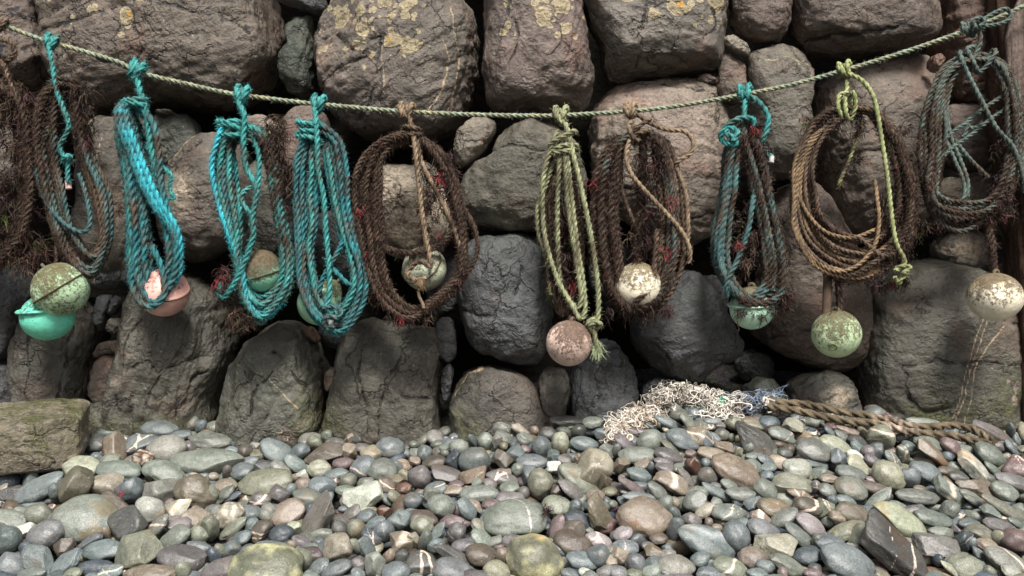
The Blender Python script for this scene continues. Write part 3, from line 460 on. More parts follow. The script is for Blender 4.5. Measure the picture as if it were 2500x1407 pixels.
# tiles of the photograph (x0, y0), five trace units to a pixel: x y a b angle tone shape [v] | label
TR = {(0, 1020): """
770 470 330 165 -32 G e s | pale grey cobble with a large tan patch
980 640 230 155 -8 C e | cream cobble marked with a small ring
1400 390 185 140 55 O a
1330 540 140 88 -15 G e
1180 490 75 60 20 B e
1950 140 222 92 5 B e | rounded grey cobble highest against the tall rugged boulder
1740 320 220 110 0 B e v | blue-grey cobble with two white lines
2030 385 240 160 -5 U e | brown-grey speckled dome-shaped cobble
1740 490 145 100 5 R a c | rough red and cream lump of brick
1450 640 270 108 5 G e
1300 790 185 110 10 T a | tan flat-topped broken stone
1600 880 165 155 -50 B e
1950 880 210 150 0 U a | squarish pinkish-grey stone with a scored line
2520 530 440 140 3 G e | long low grey-green cobble
2000 660 255 115 18 G e
2400 905 255 185 22 O e | tan-brown lumpy cobble
2555 285 260 100 5 G e | flat grey-green cobble at the mottled boulder's foot
2210 220 130 65 -10 B e
2350 80 100 75 -45 G e
2450 100 85 65 -50 B e
2310 360 85 70 40 M e
1300 180 200 50 0 B e
1150 310 200 100 5 D e
910 850 230 170 -48 Y a | dark olive angular stone
450 880 350 125 -25 B e | long blue-grey cobble sloping up to the cream one
690 900 90 110 10 B e
90 760 150 110 10 S e
210 620 120 55 -8 B e
410 590 100 65 -30 D e
370 740 150 80 -60 B e
260 700 80 65 10 D e
620 690 130 45 -10 D e
40 880 85 60 -40 T e
150 920 150 80 0 D a
""", (500, 1020): """
490 420 92 97 20 N e
330 400 85 50 15 B e
870 410 215 122 33 B e | smooth blue-grey wedge-shaped cobble
650 460 100 52 5 Y a
690 390 60 60 0 R e
1160 410 125 95 -20 B e
1280 270 140 90 0 U e
1340 310 105 95 30 L e
1500 230 92 88 -30 G e
1600 160 105 38 0 T e
1450 440 235 100 -14 N a | wedge of chocolate-brown rock
1590 310 120 60 10 M e
1760 270 62 82 10 A a
1850 270 85 82 20 D a
1760 425 105 92 25 A a
2260 370 172 122 15 B e | round blue-grey cobble with a dark chip
1920 370 120 52 5 M e
2030 430 132 85 5 T e
1960 240 32 70 -20 T e
1110 570 170 75 38 B e
1390 622 152 106 0 C e | smooth cream-yellow cobble
1680 560 122 64 -5 P e
1600 690 150 62 -8 B e
1925 620 175 132 -28 B e v | blue-grey cobble with one curved white line
2160 640 192 127 10 G e | rounded grey-green cobble over the curved-line one
2330 600 90 85 40 B e
1750 780 98 105 30 L e
1590 790 52 56 0 P e
920 620 130 65 35 U e
480 560 175 70 -12 B e
700 600 135 80 10 D a
450 660 142 92 -5 B e
270 660 58 92 20 M e
110 720 65 52 10 T e
740 800 325 152 -3 L e | large smooth olive-grey cobble
1200 700 72 55 30 W a
250 832 152 80 0 A e
1200 830 112 95 -10 A e
1440 840 165 110 15 B e
1050 890 72 92 20 B e
910 940 132 115 10 M a | mauve squared cobble
1740 890 145 62 8 G e
2200 830 135 95 12 O e v
1970 810 112 82 -10 U e
2350 780 112 90 0 O a
260 930 135 72 -40 G e
340 965 122 42 -25 S e
680 1000 128 98 0 M e v | mauve pebble with two white rings
1930 980 245 145 -14 W a | big white quartz rock
1250 970 185 95 10 G e
40 930 118 120 0 L e
2430 860 95 62 -5 R e
2450 600 62 62 0 A e
""", (1000, 1020): """
180 445 92 112 10 B e
300 540 145 75 -12 N e
430 440 50 56 0 G e
540 515 92 115 15 S a
600 365 120 92 0 G e
795 520 192 147 -10 B e r | pale blue-grey oval cobble with faint rings
420 370 72 40 -20 G a
780 290 55 115 -32 B e
930 290 97 107 0 G e
1130 125 132 95 8 G e
1150 245 118 62 28 G e
1060 300 62 92 20 U a
1350 140 115 52 27 T a
1530 160 52 62 -30 A e
1400 270 105 75 20 G e
1150 345 52 52 0 O e
1285 440 112 118 20 B a
1420 385 72 42 20 P e
1605 360 122 132 0 B e
1690 200 112 82 10 D e
1842 308 107 133 5 C e | upright pale cream oval pebble
1910 40 198 65 5 D e
2230 60 122 68 -5 G e
2130 315 172 82 10 B e
2060 165 92 82 -20 D e
2350 195 95 68 10 B e
1500 540 197 84 3 B e | sausage-shaped blue-grey pebble
1130 525 125 105 30 N a
1320 640 82 92 20 G e
1750 490 72 92 10 B a
1900 515 102 62 17 M e
1760 605 85 55 0 W a
2240 650 200 225 20 T a v | big angular tan rock with a white seam
2055 740 275 150 31 L e | large olive-grey cobble with a long dent
1600 812 162 190 -10 L e | upright olive-brown egg-shaped cobble
1130 735 200 72 12 M e v | mauve pebble with white end bands
980 808 88 56 17 M e
1222 858 117 72 -8 G e
820 790 62 62 0 G a
770 720 180 90 -12 O a
430 690 178 107 12 M a | mauve cobble with a bitten-out side
125 720 148 145 30 M e | large pinkish-mauve egg-shaped cobble
570 820 95 52 0 P e
310 880 145 85 -15 B e
270 930 92 82 -60 G a
590 890 170 58 0 A a
850 925 242 90 0 G e | long pale grey-green cobble
1960 880 180 82 33 M e | mauve half-round pebble under the dented cobble
1790 900 62 72 20 N a
1390 920 75 82 0 M e
1210 985 150 72 5 M e
2270 955 115 72 0 A e
2380 800 72 122 15 O a
2355 475 92 62 20 O e
2410 400 110 75 30 G a
2050 510 52 85 20 O e
50 330 62 52 0 G e
60 450 62 62 0 G a
60 540 75 52 0 A a
1480 710 105 105 0 B a
2440 900 92 52 -5 Y e
""", (1500, 1020): """
140 320 172 80 40 M e
430 288 165 142 -33 G e | round grey-green cobble with a cracked face
280 170 122 47 8 M e
840 272 220 118 22 B e | teardrop-shaped grey-blue cobble near the white netting
1060 230 185 110 22 A e v | tan marbled cobble with brown veins
1200 290 105 98 10 B a
1310 210 102 82 0 G e
1430 250 42 62 0 C e
1150 115 92 36 0 G e
1290 105 62 50 10 M a
1200 40 105 48 0 B e
900 60 145 75 48 G e
660 60 185 58 24 B e
680 360 135 52 32 L e
665 470 185 88 20 M e | mauve-grey loaf-shaped pebble
600 545 122 52 12 M e
950 440 95 50 12 P a
960 595 92 132 -22 R a | rough rust-red corroded lump
1220 450 210 75 13 A e
1345 360 130 60 12 A a
1510 425 47 82 10 T a
1760 300 330 150 33 D a s | long dark slate block with a rusty face
1500 658 338 158 27 O e | big golden-brown cobble
2040 210 172 85 20 G e
2180 100 122 78 22 C a
2440 400 235 135 15 G e | blocky pale grey-green cobble
2230 620 178 107 6 K e | pale grey domed cobble above the cracked cream rock
2170 800 265 115 9 L a s | flat olive-cream rock with a dark crack
1850 880 155 105 30 G e
1540 935 180 72 5 G e
1400 820 112 60 22 G e
1250 905 198 62 25 B e
1010 945 142 85 -20 G e
1150 720 122 105 40 M e
880 735 158 56 54 M e
630 625 135 65 16 M e
720 800 255 115 27 A a w | tan cobble with a broad white band
540 900 170 78 45 G e
300 695 155 80 17 B e
290 460 240 92 0 G e | broad flat grey-green cobble
350 580 105 55 -25 A a
440 610 42 88 8 B e
80 590 92 85 20 O a
220 840 205 55 30 P a
300 965 208 52 5 B e
1120 570 62 82 -20 B e
1640 370 65 82 20 G e
1710 470 112 42 0 G e
1850 520 115 52 22 B e
1870 615 105 52 -12 B e
1860 715 82 62 -20 B e
1700 600 125 85 30 G e
2080 430 92 62 10 D e
2140 385 82 62 0 N e
1230 835 72 42 0 M e
20 400 52 95 10 G e
820 625 105 55 10 G e
2250 925 145 55 15 O e
2450 850 62 95 0 M e
2330 555 185 42 5 B e
""", (2000, 1020): """
200 345 215 108 22 C e | knobbly yellow-cream cobble
240 510 108 102 20 B a
440 470 112 62 22 W e
490 590 185 90 33 C a b | fluted straw-coloured stone
845 705 215 165 40 C e | bright cream egg-shaped cobble
390 685 192 88 12 G e
120 740 118 50 0 A e
390 860 212 135 15 U e | shiny taupe rounded cobble
100 900 115 82 22 G e
755 240 160 150 50 L e v | brown-grey upright cobble with a thin seam
700 405 92 105 20 B e
600 425 85 85 -20 M e
640 520 95 65 20 M e
470 300 135 82 30 D e
300 250 145 62 42 G e
470 370 105 62 37 B e
340 150 152 52 20 A e
900 510 138 70 45 G e
1020 440 72 125 -22 G e
1000 240 62 52 30 B e
1100 350 95 62 17 B e
1375 430 235 115 40 O a s | brown cobble with a golden streak
1600 360 132 98 32 P e
1790 395 112 58 5 G e
1560 490 62 85 -18 B e
2090 450 208 122 27 G e | smooth grey oval cobble beneath the end of the old rope
1880 610 240 108 42 K a c | white-crusted grey rock
2120 180 275 82 26 M e | long pinkish-brown pebble by the timber post
2330 150 52 105 -25 B e
2350 380 135 62 52 B e
2190 350 82 62 20 M e
2400 600 195 118 -8 P e v | purple-pink cobble crossed by white veins
2400 790 255 92 17 M e
2120 630 125 52 36 G e
1300 660 205 112 20 B e | broad smooth blue-grey cobble in the middle of the right-hand shingle
1100 730 132 127 10 B e
1550 650 112 47 10 N e
1640 600 82 62 0 G e
1700 720 125 62 12 D e
1920 850 245 85 9 O a | flat ochre-brown rock
1600 830 138 52 52 O e
1450 790 72 62 -45 M e
1600 920 220 95 37 G a w | grey cylinder-shaped stone with a white ring
1200 965 265 80 6 G e | flat slab-like grey-green cobble
770 960 155 57 -33 K e
700 870 195 62 17 N e
2270 900 178 105 17 G e
1850 960 155 55 27 G e
1230 870 82 42 10 O e
1280 50 215 47 5 G e
1330 320 175 92 17 G e
650 765 92 42 15 P e
2350 340 52 42 0 U e
2290 480 62 52 0 A e
""", (0, 1207): """
1060 310 382 250 14 G e s | very large grey-green cobble with a flat top
480 250 165 132 20 L e
100 330 205 105 17 G a
110 580 142 175 0 B e | blue-green round cobble cut by the view's edge
120 880 195 145 20 B e
290 450 132 88 -17 W a | chip of cream-white rock
560 510 222 170 -22 V e | slate-violet heart-shaped cobble
610 310 95 42 -45 B a
480 820 242 132 17 B a
320 650 85 80 0 S e
390 960 175 55 -5 G e
800 670 135 122 -30 N a
850 620 92 45 -25 B a
790 860 245 105 -48 B a | blue three-cornered splinter of slate
1130 890 255 75 -5 S e | dark navy-blue flat pebble
1100 580 170 62 -37 B a
1260 690 255 107 -3 B e
1300 480 47 92 0 A e
1570 390 235 185 -10 D a | rough grey angular cobble
1680 720 295 195 -12 L a s | knobbly greenish rock
1820 200 182 145 22 K e s | pale cobble with a brown stain
1390 130 195 92 32 N a
2170 190 178 97 -25 T a w | white and brown pebble with a grey spot
1890 430 228 80 -47 U e
2120 545 225 112 -30 G e
2200 370 165 85 25 M a
2400 300 165 95 25 O a
2430 490 132 112 0 L e
2210 775 292 140 5 M e s | pinkish-grey cobble with orange streaks
1820 970 315 102 0 O e | low golden-brown cobble at the bottom edge
2230 930 112 92 70 L e
1340 960 165 72 -12 B e
880 975 125 62 -12 L e
1520 965 52 32 0 S e
2430 640 155 52 12 B e
""", (500, 1207): """
750 900 440 245 5 Y e m | big olive-brown speckled cobble at the bottom edge
200 910 255 112 -18 M e
290 260 195 155 -28 T e c | cream-pink cobble with a scratched face
60 420 112 175 10 L e
340 420 205 67 -36 L e
110 200 125 72 -17 G e
570 230 127 78 10 B e
1010 230 222 130 -20 A e | pinkish-brown rounded cobble
780 230 115 122 -22 U e
1400 290 300 140 -58 U a | long pinkish stone with a sloping face
1280 200 72 105 15 S e
690 465 165 122 -50 N e
580 380 82 88 10 B e
450 540 132 88 -22 B e
330 670 102 105 40 B e
930 490 155 112 -12 S e
1090 420 92 78 0 C a
1060 620 65 62 0 A e
1190 580 135 62 27 M e
1310 730 152 76 0 P e d | dark purple oval pebble
1630 680 185 172 -5 T a | squared tan block-like cobble
1780 250 155 72 -42 U e
1960 265 132 72 -17 B e
2080 350 135 62 -25 B e
1850 425 112 132 5 L e
2030 530 135 75 27 S e
2180 450 135 125 -45 B e b
2370 330 145 122 5 B a | squared blue slate pebble
2420 570 155 125 -15 A a w | rust-tan block with white edges
2190 200 97 72 0 R a
1960 640 125 72 60 B a
1840 640 72 125 -25 L e
1870 850 115 92 17 M e
2080 850 125 155 0 K a | upright pale green-white stone
2250 760 78 112 20 A e
1400 890 135 85 -30 B e
1600 920 195 87 -18 B e | blue-grey pebble with a pale blunt end
2330 950 175 115 0 B e
1190 800 135 125 60 L e
800 635 215 55 0 G e
500 690 125 62 -22 B e
110 740 102 92 42 S e
210 700 62 115 -25 L e
1300 640 85 42 -12 G e
1650 420 115 82 52 D e
1870 975 92 62 20 B e
2420 775 105 102 0 D e
500 95 45 72 20 W a
""", (1000, 1207): """
1250 300 422 200 -4 G e v | largest pale grey-green cobble, crossed by white veins
1540 780 355 255 15 Y e m | big moss-stained yellow-green cobble
390 140 177 127 15 G e
700 185 155 82 52 B e
810 140 105 47 37 A a
990 120 107 62 -5 P e
1250 50 155 72 0 M e
1800 140 182 112 5 L e
1790 400 165 78 -60 P e | reddish-pink upright pebble with a white tip
2030 160 82 105 17 B e
2050 315 165 102 17 S e
1990 430 155 85 -5 N a
2310 250 250 142 60 O a | upright tan pyramid-shaped rock
2000 605 242 132 12 N e | dark brown cobble with pale speckles
2310 560 170 82 22 P e v l | pale pink pebble with a white line
2110 810 200 92 13 B e
1880 665 145 72 27 B e
2300 750 135 155 40 B e
520 330 155 72 -7 P e
570 490 115 152 27 M e v | mauve pebble with a white rim line
650 625 142 72 -12 V e
880 560 165 90 47 G e
900 430 175 72 36 L e
150 380 142 107 0 L e
190 580 82 162 17 G e
350 460 135 62 -52 B e
330 640 115 112 -40 B e
150 300 195 92 12 N e
160 840 205 125 10 D e v | dark grey cobble with one thin pale line
510 940 225 132 12 V e v | lilac cobble with crossing pale lines
600 780 335 72 34 D a | long dark shard with a pale edge
880 745 205 112 17 N e
1090 655 62 52 0 P e
1150 775 92 145 -10 A e
1060 940 165 115 22 C e
50 560 72 125 0 T a
1280 580 155 72 6 M e
1050 570 85 52 -20 U a
2400 935 125 62 -12 M e
2440 705 72 82 0 U a
2460 835 72 72 0 A a
1960 975 112 52 15 B e
2150 965 92 52 20 W e
800 985 92 42 0 S e
40 80 112 82 0 B e
""", (1500, 1207): """
360 290 335 215 6 A e s | large round tan cobble with a streaky face
100 480 125 75 -22 P e l
750 450 100 188 6 B e | upright grey-blue egg-shaped pebble
540 540 112 66 -3 N e
1115 590 368 170 23 B e k | big smooth blue-grey cobble with a pale streak
1490 520 165 188 -8 B e | grey-blue egg-shaped cobble leaning on the pale-streaked one
1400 230 212 97 0 G e v
990 90 155 105 -27 G e
1110 200 135 65 -30 T e
1240 100 78 57 0 G e
940 330 122 105 -5 M e
1950 170 205 112 12 O e
1780 290 135 72 36 A a w
1700 110 115 62 -17 B a
2350 150 185 132 22 N a v | brown block with a thin white seam
2070 290 195 82 -27 G e
1830 440 215 110 27 V e
1980 640 255 138 13 C a s | cream angular cobble with a shiny top
2260 510 228 88 38 G e
2390 380 195 112 27 P e l | smooth pale-pink oval pebble
1690 770 177 107 0 A e b | tan pebble with rust stripes
2350 760 178 92 -12 S e
1410 900 212 107 12 L e v | grey-brown cobble with a white cross seam
760 880 222 120 6 U e | rounded taupe cobble
1050 790 125 78 -22 B e
480 700 112 75 -12 O a
650 740 105 62 -12 U e
420 640 95 52 17 M e
130 660 165 82 -5 B e
60 760 112 115 12 A a
270 850 112 135 -22 V e
470 840 112 72 -22 B e
50 955 112 72 0 V e
240 975 112 52 0 Y e
450 940 135 72 -22 G e
670 965 112 52 17 G e
1140 955 145 62 -7 B e
1750 975 135 62 5 B e
1840 890 115 92 12 B e
2130 880 248 88 27 G e
2050 955 62 62 0 P e
2420 965 112 52 0 P e
730 110 72 82 0 A e
620 120 92 115 30 G e
730 235 62 105 -30 B e
1150 345 52 62 0 A e
1250 425 66 62 0 A e
1570 360 85 62 0 B e
2470 570 62 92 0 G e
2450 905 82 62 0 D e
""", (2000, 1207): """
350 840 345 185 22 B e | very large smooth grey cobble at the bottom edge
950 700 530 205 40 D a v s | long dark angular rock with a white seam
1000 330 365 150 29 C e s | long greyish-cream cobble with a rusty flank
390 230 212 122 12 O e r2 | reddish-brown lumpy cobble
210 290 98 78 17 A a
330 450 245 88 -22 L e
455 530 190 72 -64 L e
130 600 182 95 6 B e
1390 300 235 88 14 G e | flat grey-green pebble with two notches
1180 190 155 52 -6 M e
700 80 175 52 -38 G e
1430 630 270 135 16 U a s | broken boxy stone with a rusty face
1490 460 155 57 4 G e
1590 190 125 92 -40 G e
1830 360 135 62 2 B e
1940 470 165 97 6 L e
2090 220 125 72 22 G a
2280 190 340 72 31 L e | long olive-grey bar-shaped pebble
2200 390 205 72 16 M e
2400 570 175 145 12 P e | purple-pink squared cobble at the edge
2060 630 132 77 9 A e
1860 600 62 85 0 B e
1750 560 92 125 20 S a
2260 800 260 122 22 U e v | grey-brown cobble with a pale vein
1780 870 205 132 -12 L e | domed olive-grey cobble
1640 940 195 47 37 C e
1450 800 62 75 0 S e
1600 805 75 42 -15 B e
2070 950 72 95 -20 L e
2360 955 135 62 17 K e
1950 730 105 62 42 B e
1980 870 45 52 0 B e
330 80 135 62 17 B e
60 180 105 115 30 L a
650 240 125 105 30 B e
660 360 85 57 12 G e
150 80 62 75 0 B e
1900 90 155 52 30 G e
450 690 145 65 32 U e
2180 530 72 105 0 C e
2400 350 112 42 27 G e
"""}
def ico(k):
    b = bmesh.new(); bmesh.ops.create_icosphere(b, subdivisions=k, radius=1)
    V = np.array([v.co for v in b.verts]); F = np.array([[v.index for v in f.verts] for f in b.faces]); b.free()
    return V / np.linalg.norm(V, axis=1)[:, None], F
ICO = {k: ico(k) for k in (3, 4, 5)}
def pebble_shape(kind, sub, seed):
    r = np.random.default_rng(seed); S, F = ICO[sub]; o = r.uniform(-50, 50, 3)
    P = S * (np.abs(S) ** r.uniform(1.7, 2.3)).sum(1)[:, None] ** -r.uniform(.12, .3) if kind == 'e' else S * (np.abs(S) ** 4).sum(1)[:, None] ** -.25
    if kind == 'a':
        k = r.integers(8, 13); N = r.normal(size=(k, 3)); N /= np.linalg.norm(N, axis=1)[:, None]
        for n in N:
            s = P @ n - r.uniform(.66, .92); s = np.where(s > 0.09, s, np.where(s > -.09, (s + .09) ** 2 / .36, 0)); P = P - n * s[:, None]
        P = P * (1 + .07 * fbm(S * 1.8 + o, 3) + .035 * fbm(S * 6 + o, 2))[:, None]
    else:
        P = P * (1 + r.uniform(.10, .2) * perlin(S * 1.1 + o) + r.uniform(.03, .07) * perlin(S * 2.4 + o) + .008 * fbm(S * 7 + o, 2))[:, None]
        if r.random() < .35:
            n = r.normal(size=3); n /= np.linalg.norm(n); s = np.clip(P @ n - r.uniform(.55, .8), 0, None); P = P - n * (s * .85)[:, None]
    mn, mx = P.min(0), P.max(0)
    return (P - (mn + mx) / 2) / ((mx - mn) / 2), F
STONES = []     # dict: V (world), F, col, px, py, size, tone, label ...
EPS = R(35)
def place_image(px, py, a, b, ang, tone, kind, label=None, flags=(), lift=0.5, sub=3):
    """a stone whose outline spans the half axes a, b (photo px): found on the shingle by its line of sight, lying on its flat side"""
    lo, hi = 1.5, 3.7
    for _ in range(40):
        y = (lo + hi) / 2
        if H - (py - 703.5) * K * y > zg((px - 1250) * K * y, y) + lift * b * K * y: lo = y
        else: hi = y
    s = K * y; A, B = a * s, b * s; t = R(ang)
    m = np.array([math.cos(t), 0, -math.sin(t)]); n = np.array([math.sin(t), 0, math.cos(t)]); f = np.array([0, 1., 0])
    dd = min(max(A, B) * .85, min(A, B) * 1.35) if A > B else A * 1.1
    q = min(.9, dd * math.sin(EPS) / B); dd = q * B / math.sin(EPS)
    c = B * math.sqrt(1 - q * q) / math.cos(EPS)
    thin = math.cos(EPS) * n - math.sin(EPS) * f; flat = math.sin(EPS) * n + math.cos(EPS) * f
    sd = int(px * 131 + py * 977) % 99991
    P, F = pebble_shape(kind, sub, sd)
    L = P[:, :1] * A * m + P[:, 1:2] * dd * flat + P[:, 2:] * c * thin
    # keep the traced half height of the outline
    L[:, 2] *= 1.0
    O = np.array(at(px, py, y))
    r = np.random.default_rng(sd + 5)
    col = np.array(PT[tone]) * r.uniform(.82, 1.18) * r.uniform(.95, 1.05, 3)
    col = (col * .74 + .26 * col.mean()) * np.array([.68, .72, .695])
    if 'd' in flags: col *= .5
    if 'l' in flags: col = col * .7 + .13
    STONES.append(dict(L=L, F=F, O=O, col=col, px=px, py=py, a=max(a, b), b=min(a, b), tone=tone, kind=kind, label=label, flags=flags, seed=sd))
mask = np.zeros((360, 850), bool)      # shingle coverage, 4 px cells, origin (-450, 900)
my, mx_ = np.mgrid[0:360, 0:850]; mX = -450 + mx_ * 4 + 2; mY = 900 + my * 4 + 2
def stamp(px, py, a, b, ang, test=None):
    t = R(ang); i0 = int((py - a - 900) / 4) - 1; i1 = int((py + a - 900) / 4) + 2; j0 = int((px - a + 450) / 4) - 1; j1 = int((px + a + 450) / 4) + 2
    m_ = max(a, b); i0 = int((py - m_ - 900) / 4) - 1; i1 = int((py + m_ - 900) / 4) + 2; j0 = int((px - m_ + 450) / 4) - 1; j1 = int((px + m_ + 450) / 4) + 2
    sl = (slice(max(i0, 0), max(i1, 0)), slice(max(j0, 0), max(j1, 0)))
    dx = mX[sl] - px; dy = mY[sl] - py
    u = (dx * math.cos(t) + dy * math.sin(t)) / a; v = (-dx * math.sin(t) + dy * math.cos(t)) / b
    ins = u * u + v * v < 1
    if test is not None:
        if ins.sum() == 0 or (mask[sl] & ins).sum() > test * ins.sum(): return False
    mask[sl] |= ins
    return True
for (x0, y0), txt in TR.items():
    for ln in txt.strip().splitlines():
        q = ln.split('|'); t = q[0].split(); x, y, a, b, g = map(float, t[:5])
        px, py, a, b = x0 + x / 5, y0 + y / 5, a / 5 * 1.04, b / 5 * 1.04
        place_image(px, py, a, b, g, t[5], t[6], q[1].strip() if len(q) > 1 else None, tuple(t[7:]), 0.45, 5 if a > 50 else 4 if (a > 16 or t[6] == 'a') else 3)
        stamp(px, py, a, b, g)
n_traced = len(STONES)
# ---- the stones between the traced ones, then the layer below
tones = 'BBBBBBBBBGGGGGGGGGSSSDMMPOTUUNLLLC'
def beach_top(px): return np.interp(px, np.array(FX) * 1.0, np.array(FY) * 1.0) - 6
cand = [(rnd.uniform(-420, 2900), 1000 + 640 * rnd.random() ** .9) for _ in range(15000)]
cand.sort(key=lambda c: -rnd.random())
for k, (px, py) in enumerate(cand):
    if py < beach_top(px) + 2: continue
    out = px < -10 or px > 2510 or py > 1420
    near = np.clip((py - 1000) / 400, 0, 1.4)
    a = (rnd.uniform(19, 36) if k < 9000 else rnd.uniform(11, 18)) * (0.72 + .42 * near) * (1.5 if out and k < 3000 else 1); b = a * rnd.uniform(.45, .78); g = rnd.gauss(8, 24)
    if stamp(px, py, a, b, g, .13 if k < 11000 else .35):
        place_image(px, py, a * 1.1, b * 1.1, g, rnd.choice(tones), 'a' if rnd.random() < .14 else 'e', None, ('v',) if rnd.random() < .08 else (), -0.5 if k < 9000 else -1.2, 3)
n_mid = len(STONES)
for i in range(60):
    for j in range(28):
        x = -2.6 + i * .088 + rnd.uniform(-.04, .04); y = 1.85 + j * .066 + rnd.uniform(-.03, .03)
        s = K * y; z = float(zg(x, y)) - .03
        a = rnd.uniform(.03, .055)
        P, F = pebble_shape('e', 3, i * 100 + j); Q = Matrix.Rotation(rnd.uniform(0, 6.3), 3, 'Z') @ Matrix.Rotation(rnd.gauss(0, .5), 3, 'X')
        L = (P * np.array([a, a * rnd.uniform(.6, .9), a * rnd.uniform(.4, .6)])) @ np.array(Q).T
        t = rnd.choice(tones)
        STONES.append(dict(L=L, F=F, O=np.array([x, y, z]), col=np.array(PT[t]) * rnd.uniform(.5, .85), px=x / s + 1250, py=703.5 + (H - z) / s, a=a / s, b=a / s * .6, tone=t, kind='e', label=None, flags=(), seed=i * 77 + j))  # lower layer's tones darkened, putting the shade of the gaps into the colour
# ---- which stones show largest: sight lines through the frame
def visible_counts():
    Vs = []; Fs = []; ids = []; n = 0
    for k, s in enumerate(STONES):
        if s['py'] < 930 or s['px'] < -150 or s['px'] > 2650 or s['py'] > 1560: continue
        Vs.append(s['L'] + s['O']); Fs.append(s['F'] + n); ids.append(np.full(len(s['F']), k)); n += len(s['L'])
    T = BVHTree.FromPolygons(np.concatenate(Vs).tolist(), np.concatenate(Fs).tolist(), all_triangles=True); ids = np.concatenate(ids)
    cnt = np.zeros(len(STONES), int); o = Vector((0, 0, H))
    for py in range(962, 1407, 5):
        for px in range(3, 2500, 6):
            d = Vector(((px - 1250) * K, 1, -(py - 703.5) * K))
            h = T.ray_cast(o, d.normalized())
            if h[2] is not None: cnt[ids[h[2]]] += 1
    return cnt
cnt = visible_counts()
order = [int(k) for k in np.argsort(-cnt) if cnt[k] > 0][:296]
marks = [k for k in range(n_traced) if STONES[k]['label']]
order += [k for k in marks if k not in order]
order = order[:300]
chosen = set(order)
def stone_attrs(s, V):
    r = np.random.default_rng(s['seed'] + 9); fl = s['flags']; n = len(V); vein = np.full(n, 1.0)
    if 'v' in fl or (not s['label'] and r.random() < .06):
        for _ in range(int(r.integers(1, 4))):
            nn = r.normal(size=3) * np.array([1, .25, .9]); nn /= np.linalg.norm(nn)
            dd = V @ nn; off = r.uniform(-.4, .4) * np.abs(dd).max()
            vein = np.minimum(vein, np.abs(dd - off + .006 * perlin(V * 25 + 9)) * (1 if r.random() < .6 else 1.8) - (.0016 if s['label'] else 0))
    sx = .7 if ('s' in fl) else (.5 if r.random() < .22 else 0)
    col = np.broadcast_to(s['col'], V.shape).copy()
    if 'c' in fl: m = np.clip(fbm(V * 60, 3) * 4 + .3, 0, 1)[:, None]; col = col * (1 - m) + np.array([.5, .45, .36]) * m * .9
    if 'w' in fl: m = np.clip(1 - np.abs(V @ np.array([.8, 0, -.6]) + .006 + .012 * perlin(V * 22)) / .016, 0, 1)[:, None]; m = np.clip(m * 2, 0, 1); col = col * (1 - m) + np.array([.58, .5, .4]) * m
    if 'm' in fl: m = np.clip(fbm(V * 18, 4) * 2.6 + .1, 0, 1)[:, None]; col = col * (1 - m) + np.array([.34, .33, .19]) * m
    if 'k' in fl: m = np.clip(1 - np.abs(V[:, 2] * .9 + V[:, 0] * .3 - .03 + .008 * perlin(V * 20)) / .012, 0, 1)[:, None]; col = col * (1 - m * .6) + np.array([.42, .45, .45]) * m * .6
    return {'vein': vein, 'stain': np.full(n, sx), 'band': np.full(n, .8 if 'b' in fl else (.5 if r.random() < .12 else 0))}, col
def size_word(s):
    a = s['a']; return 'big' if a > 44 else 'large' if a > 36 else 'mid-sized' if a > 27 else 'small' if a > 19 else 'tiny'
def shape_word(s):
    q = s['b'] / s['a']
    if s['kind'] == 'a': return 'angular' if q > .6 else 'angular long'
    return 'round' if q > .82 else 'oval' if q > .6 else 'flat long' if q > .42 else 'thin flat'
used = set()
def rel(s, k):
    m = STONES[k]; dx, dy = s['px'] - m['px'], s['py'] - m['py']
    w_ = ('just ' if math.hypot(dx, dy) < 1.25 * (s['a'] + m['a']) else '')
    return w_ + ('above' if dy < 0 else 'below') if abs(dy) > abs(dx) * .6 else w_ + ('left of' if dx < 0 else 'right of')
def make_label(s):
    near = sorted(marks, key=lambda k: math.hypot(s['px'] - STONES[k]['px'], (s['py'] - STONES[k]['py']) * 1.6))[:6]
    base = PW[s['tone']]
    for k in near:
        for f in (lambda: f"{base} pebble {rel(s, k)} the {STONES[k]['label']}", lambda: f"{base} {shape_word(s)} pebble {rel(s, k)} the {STONES[k]['label']}",
                  lambda: f"{size_word(s)} {base} {shape_word(s)} pebble {rel(s, k)} the {STONES[k]['label']}"):
            t = f()
            if t not in used and len(t.replace('-', ' ').split()) <= 15: return t
    for k in near:
        t = f"another {size_word(s)} {base} {shape_word(s)} pebble {rel(s, k)} the {STONES[k]['label']}"
        if t not in used and len(t.replace('-', ' ').split()) <= 16: return t
    return f"{base} {shape_word(s)} pebble {rnd.randrange(1000)}"
def in_view(k): return -20 < STONES[k]['px'] < 2520
for k in sorted(chosen, key=lambda k: (STONES[k]['label'] is None, -cnt[k])):
    s = STONES[k]; A_, c_ = stone_attrs(s, s['L'])
    o = link('pebble', mesh('pebble', s['L'], s['F'], M_PEB, True, A_, c_), None, tuple(s['O']))
    t = s['label'] or make_label(s)
    if len(t.replace('-', ' ').split()) < 6: t += ' among the pebbles'
    used.add(t); tag(o, t, 'pebble', 'cobbles and pebbles on the shingle')
acc = Acc(); AT = {'vein': [], 'stain': [], 'band': []}
for k, s in enumerate(STONES):
    if k in chosen: continue
    A_, c_ = stone_attrs(s, s['L'])
    acc.add(s['L'] + s['O'], s['F'], c_)
    for q in AT: AT[q].append(A_[q])
me = mesh('shingle', np.concatenate(acc.V), [np.concatenate(acc.F[3])], M_PEB, True, {q: np.concatenate(v) for q, v in AT.items()}, np.concatenate(acc.C))
tag(link('shingle', me, kind='stuff'), "small mixed pebbles packed under and between the larger cobbles", 'shingle')
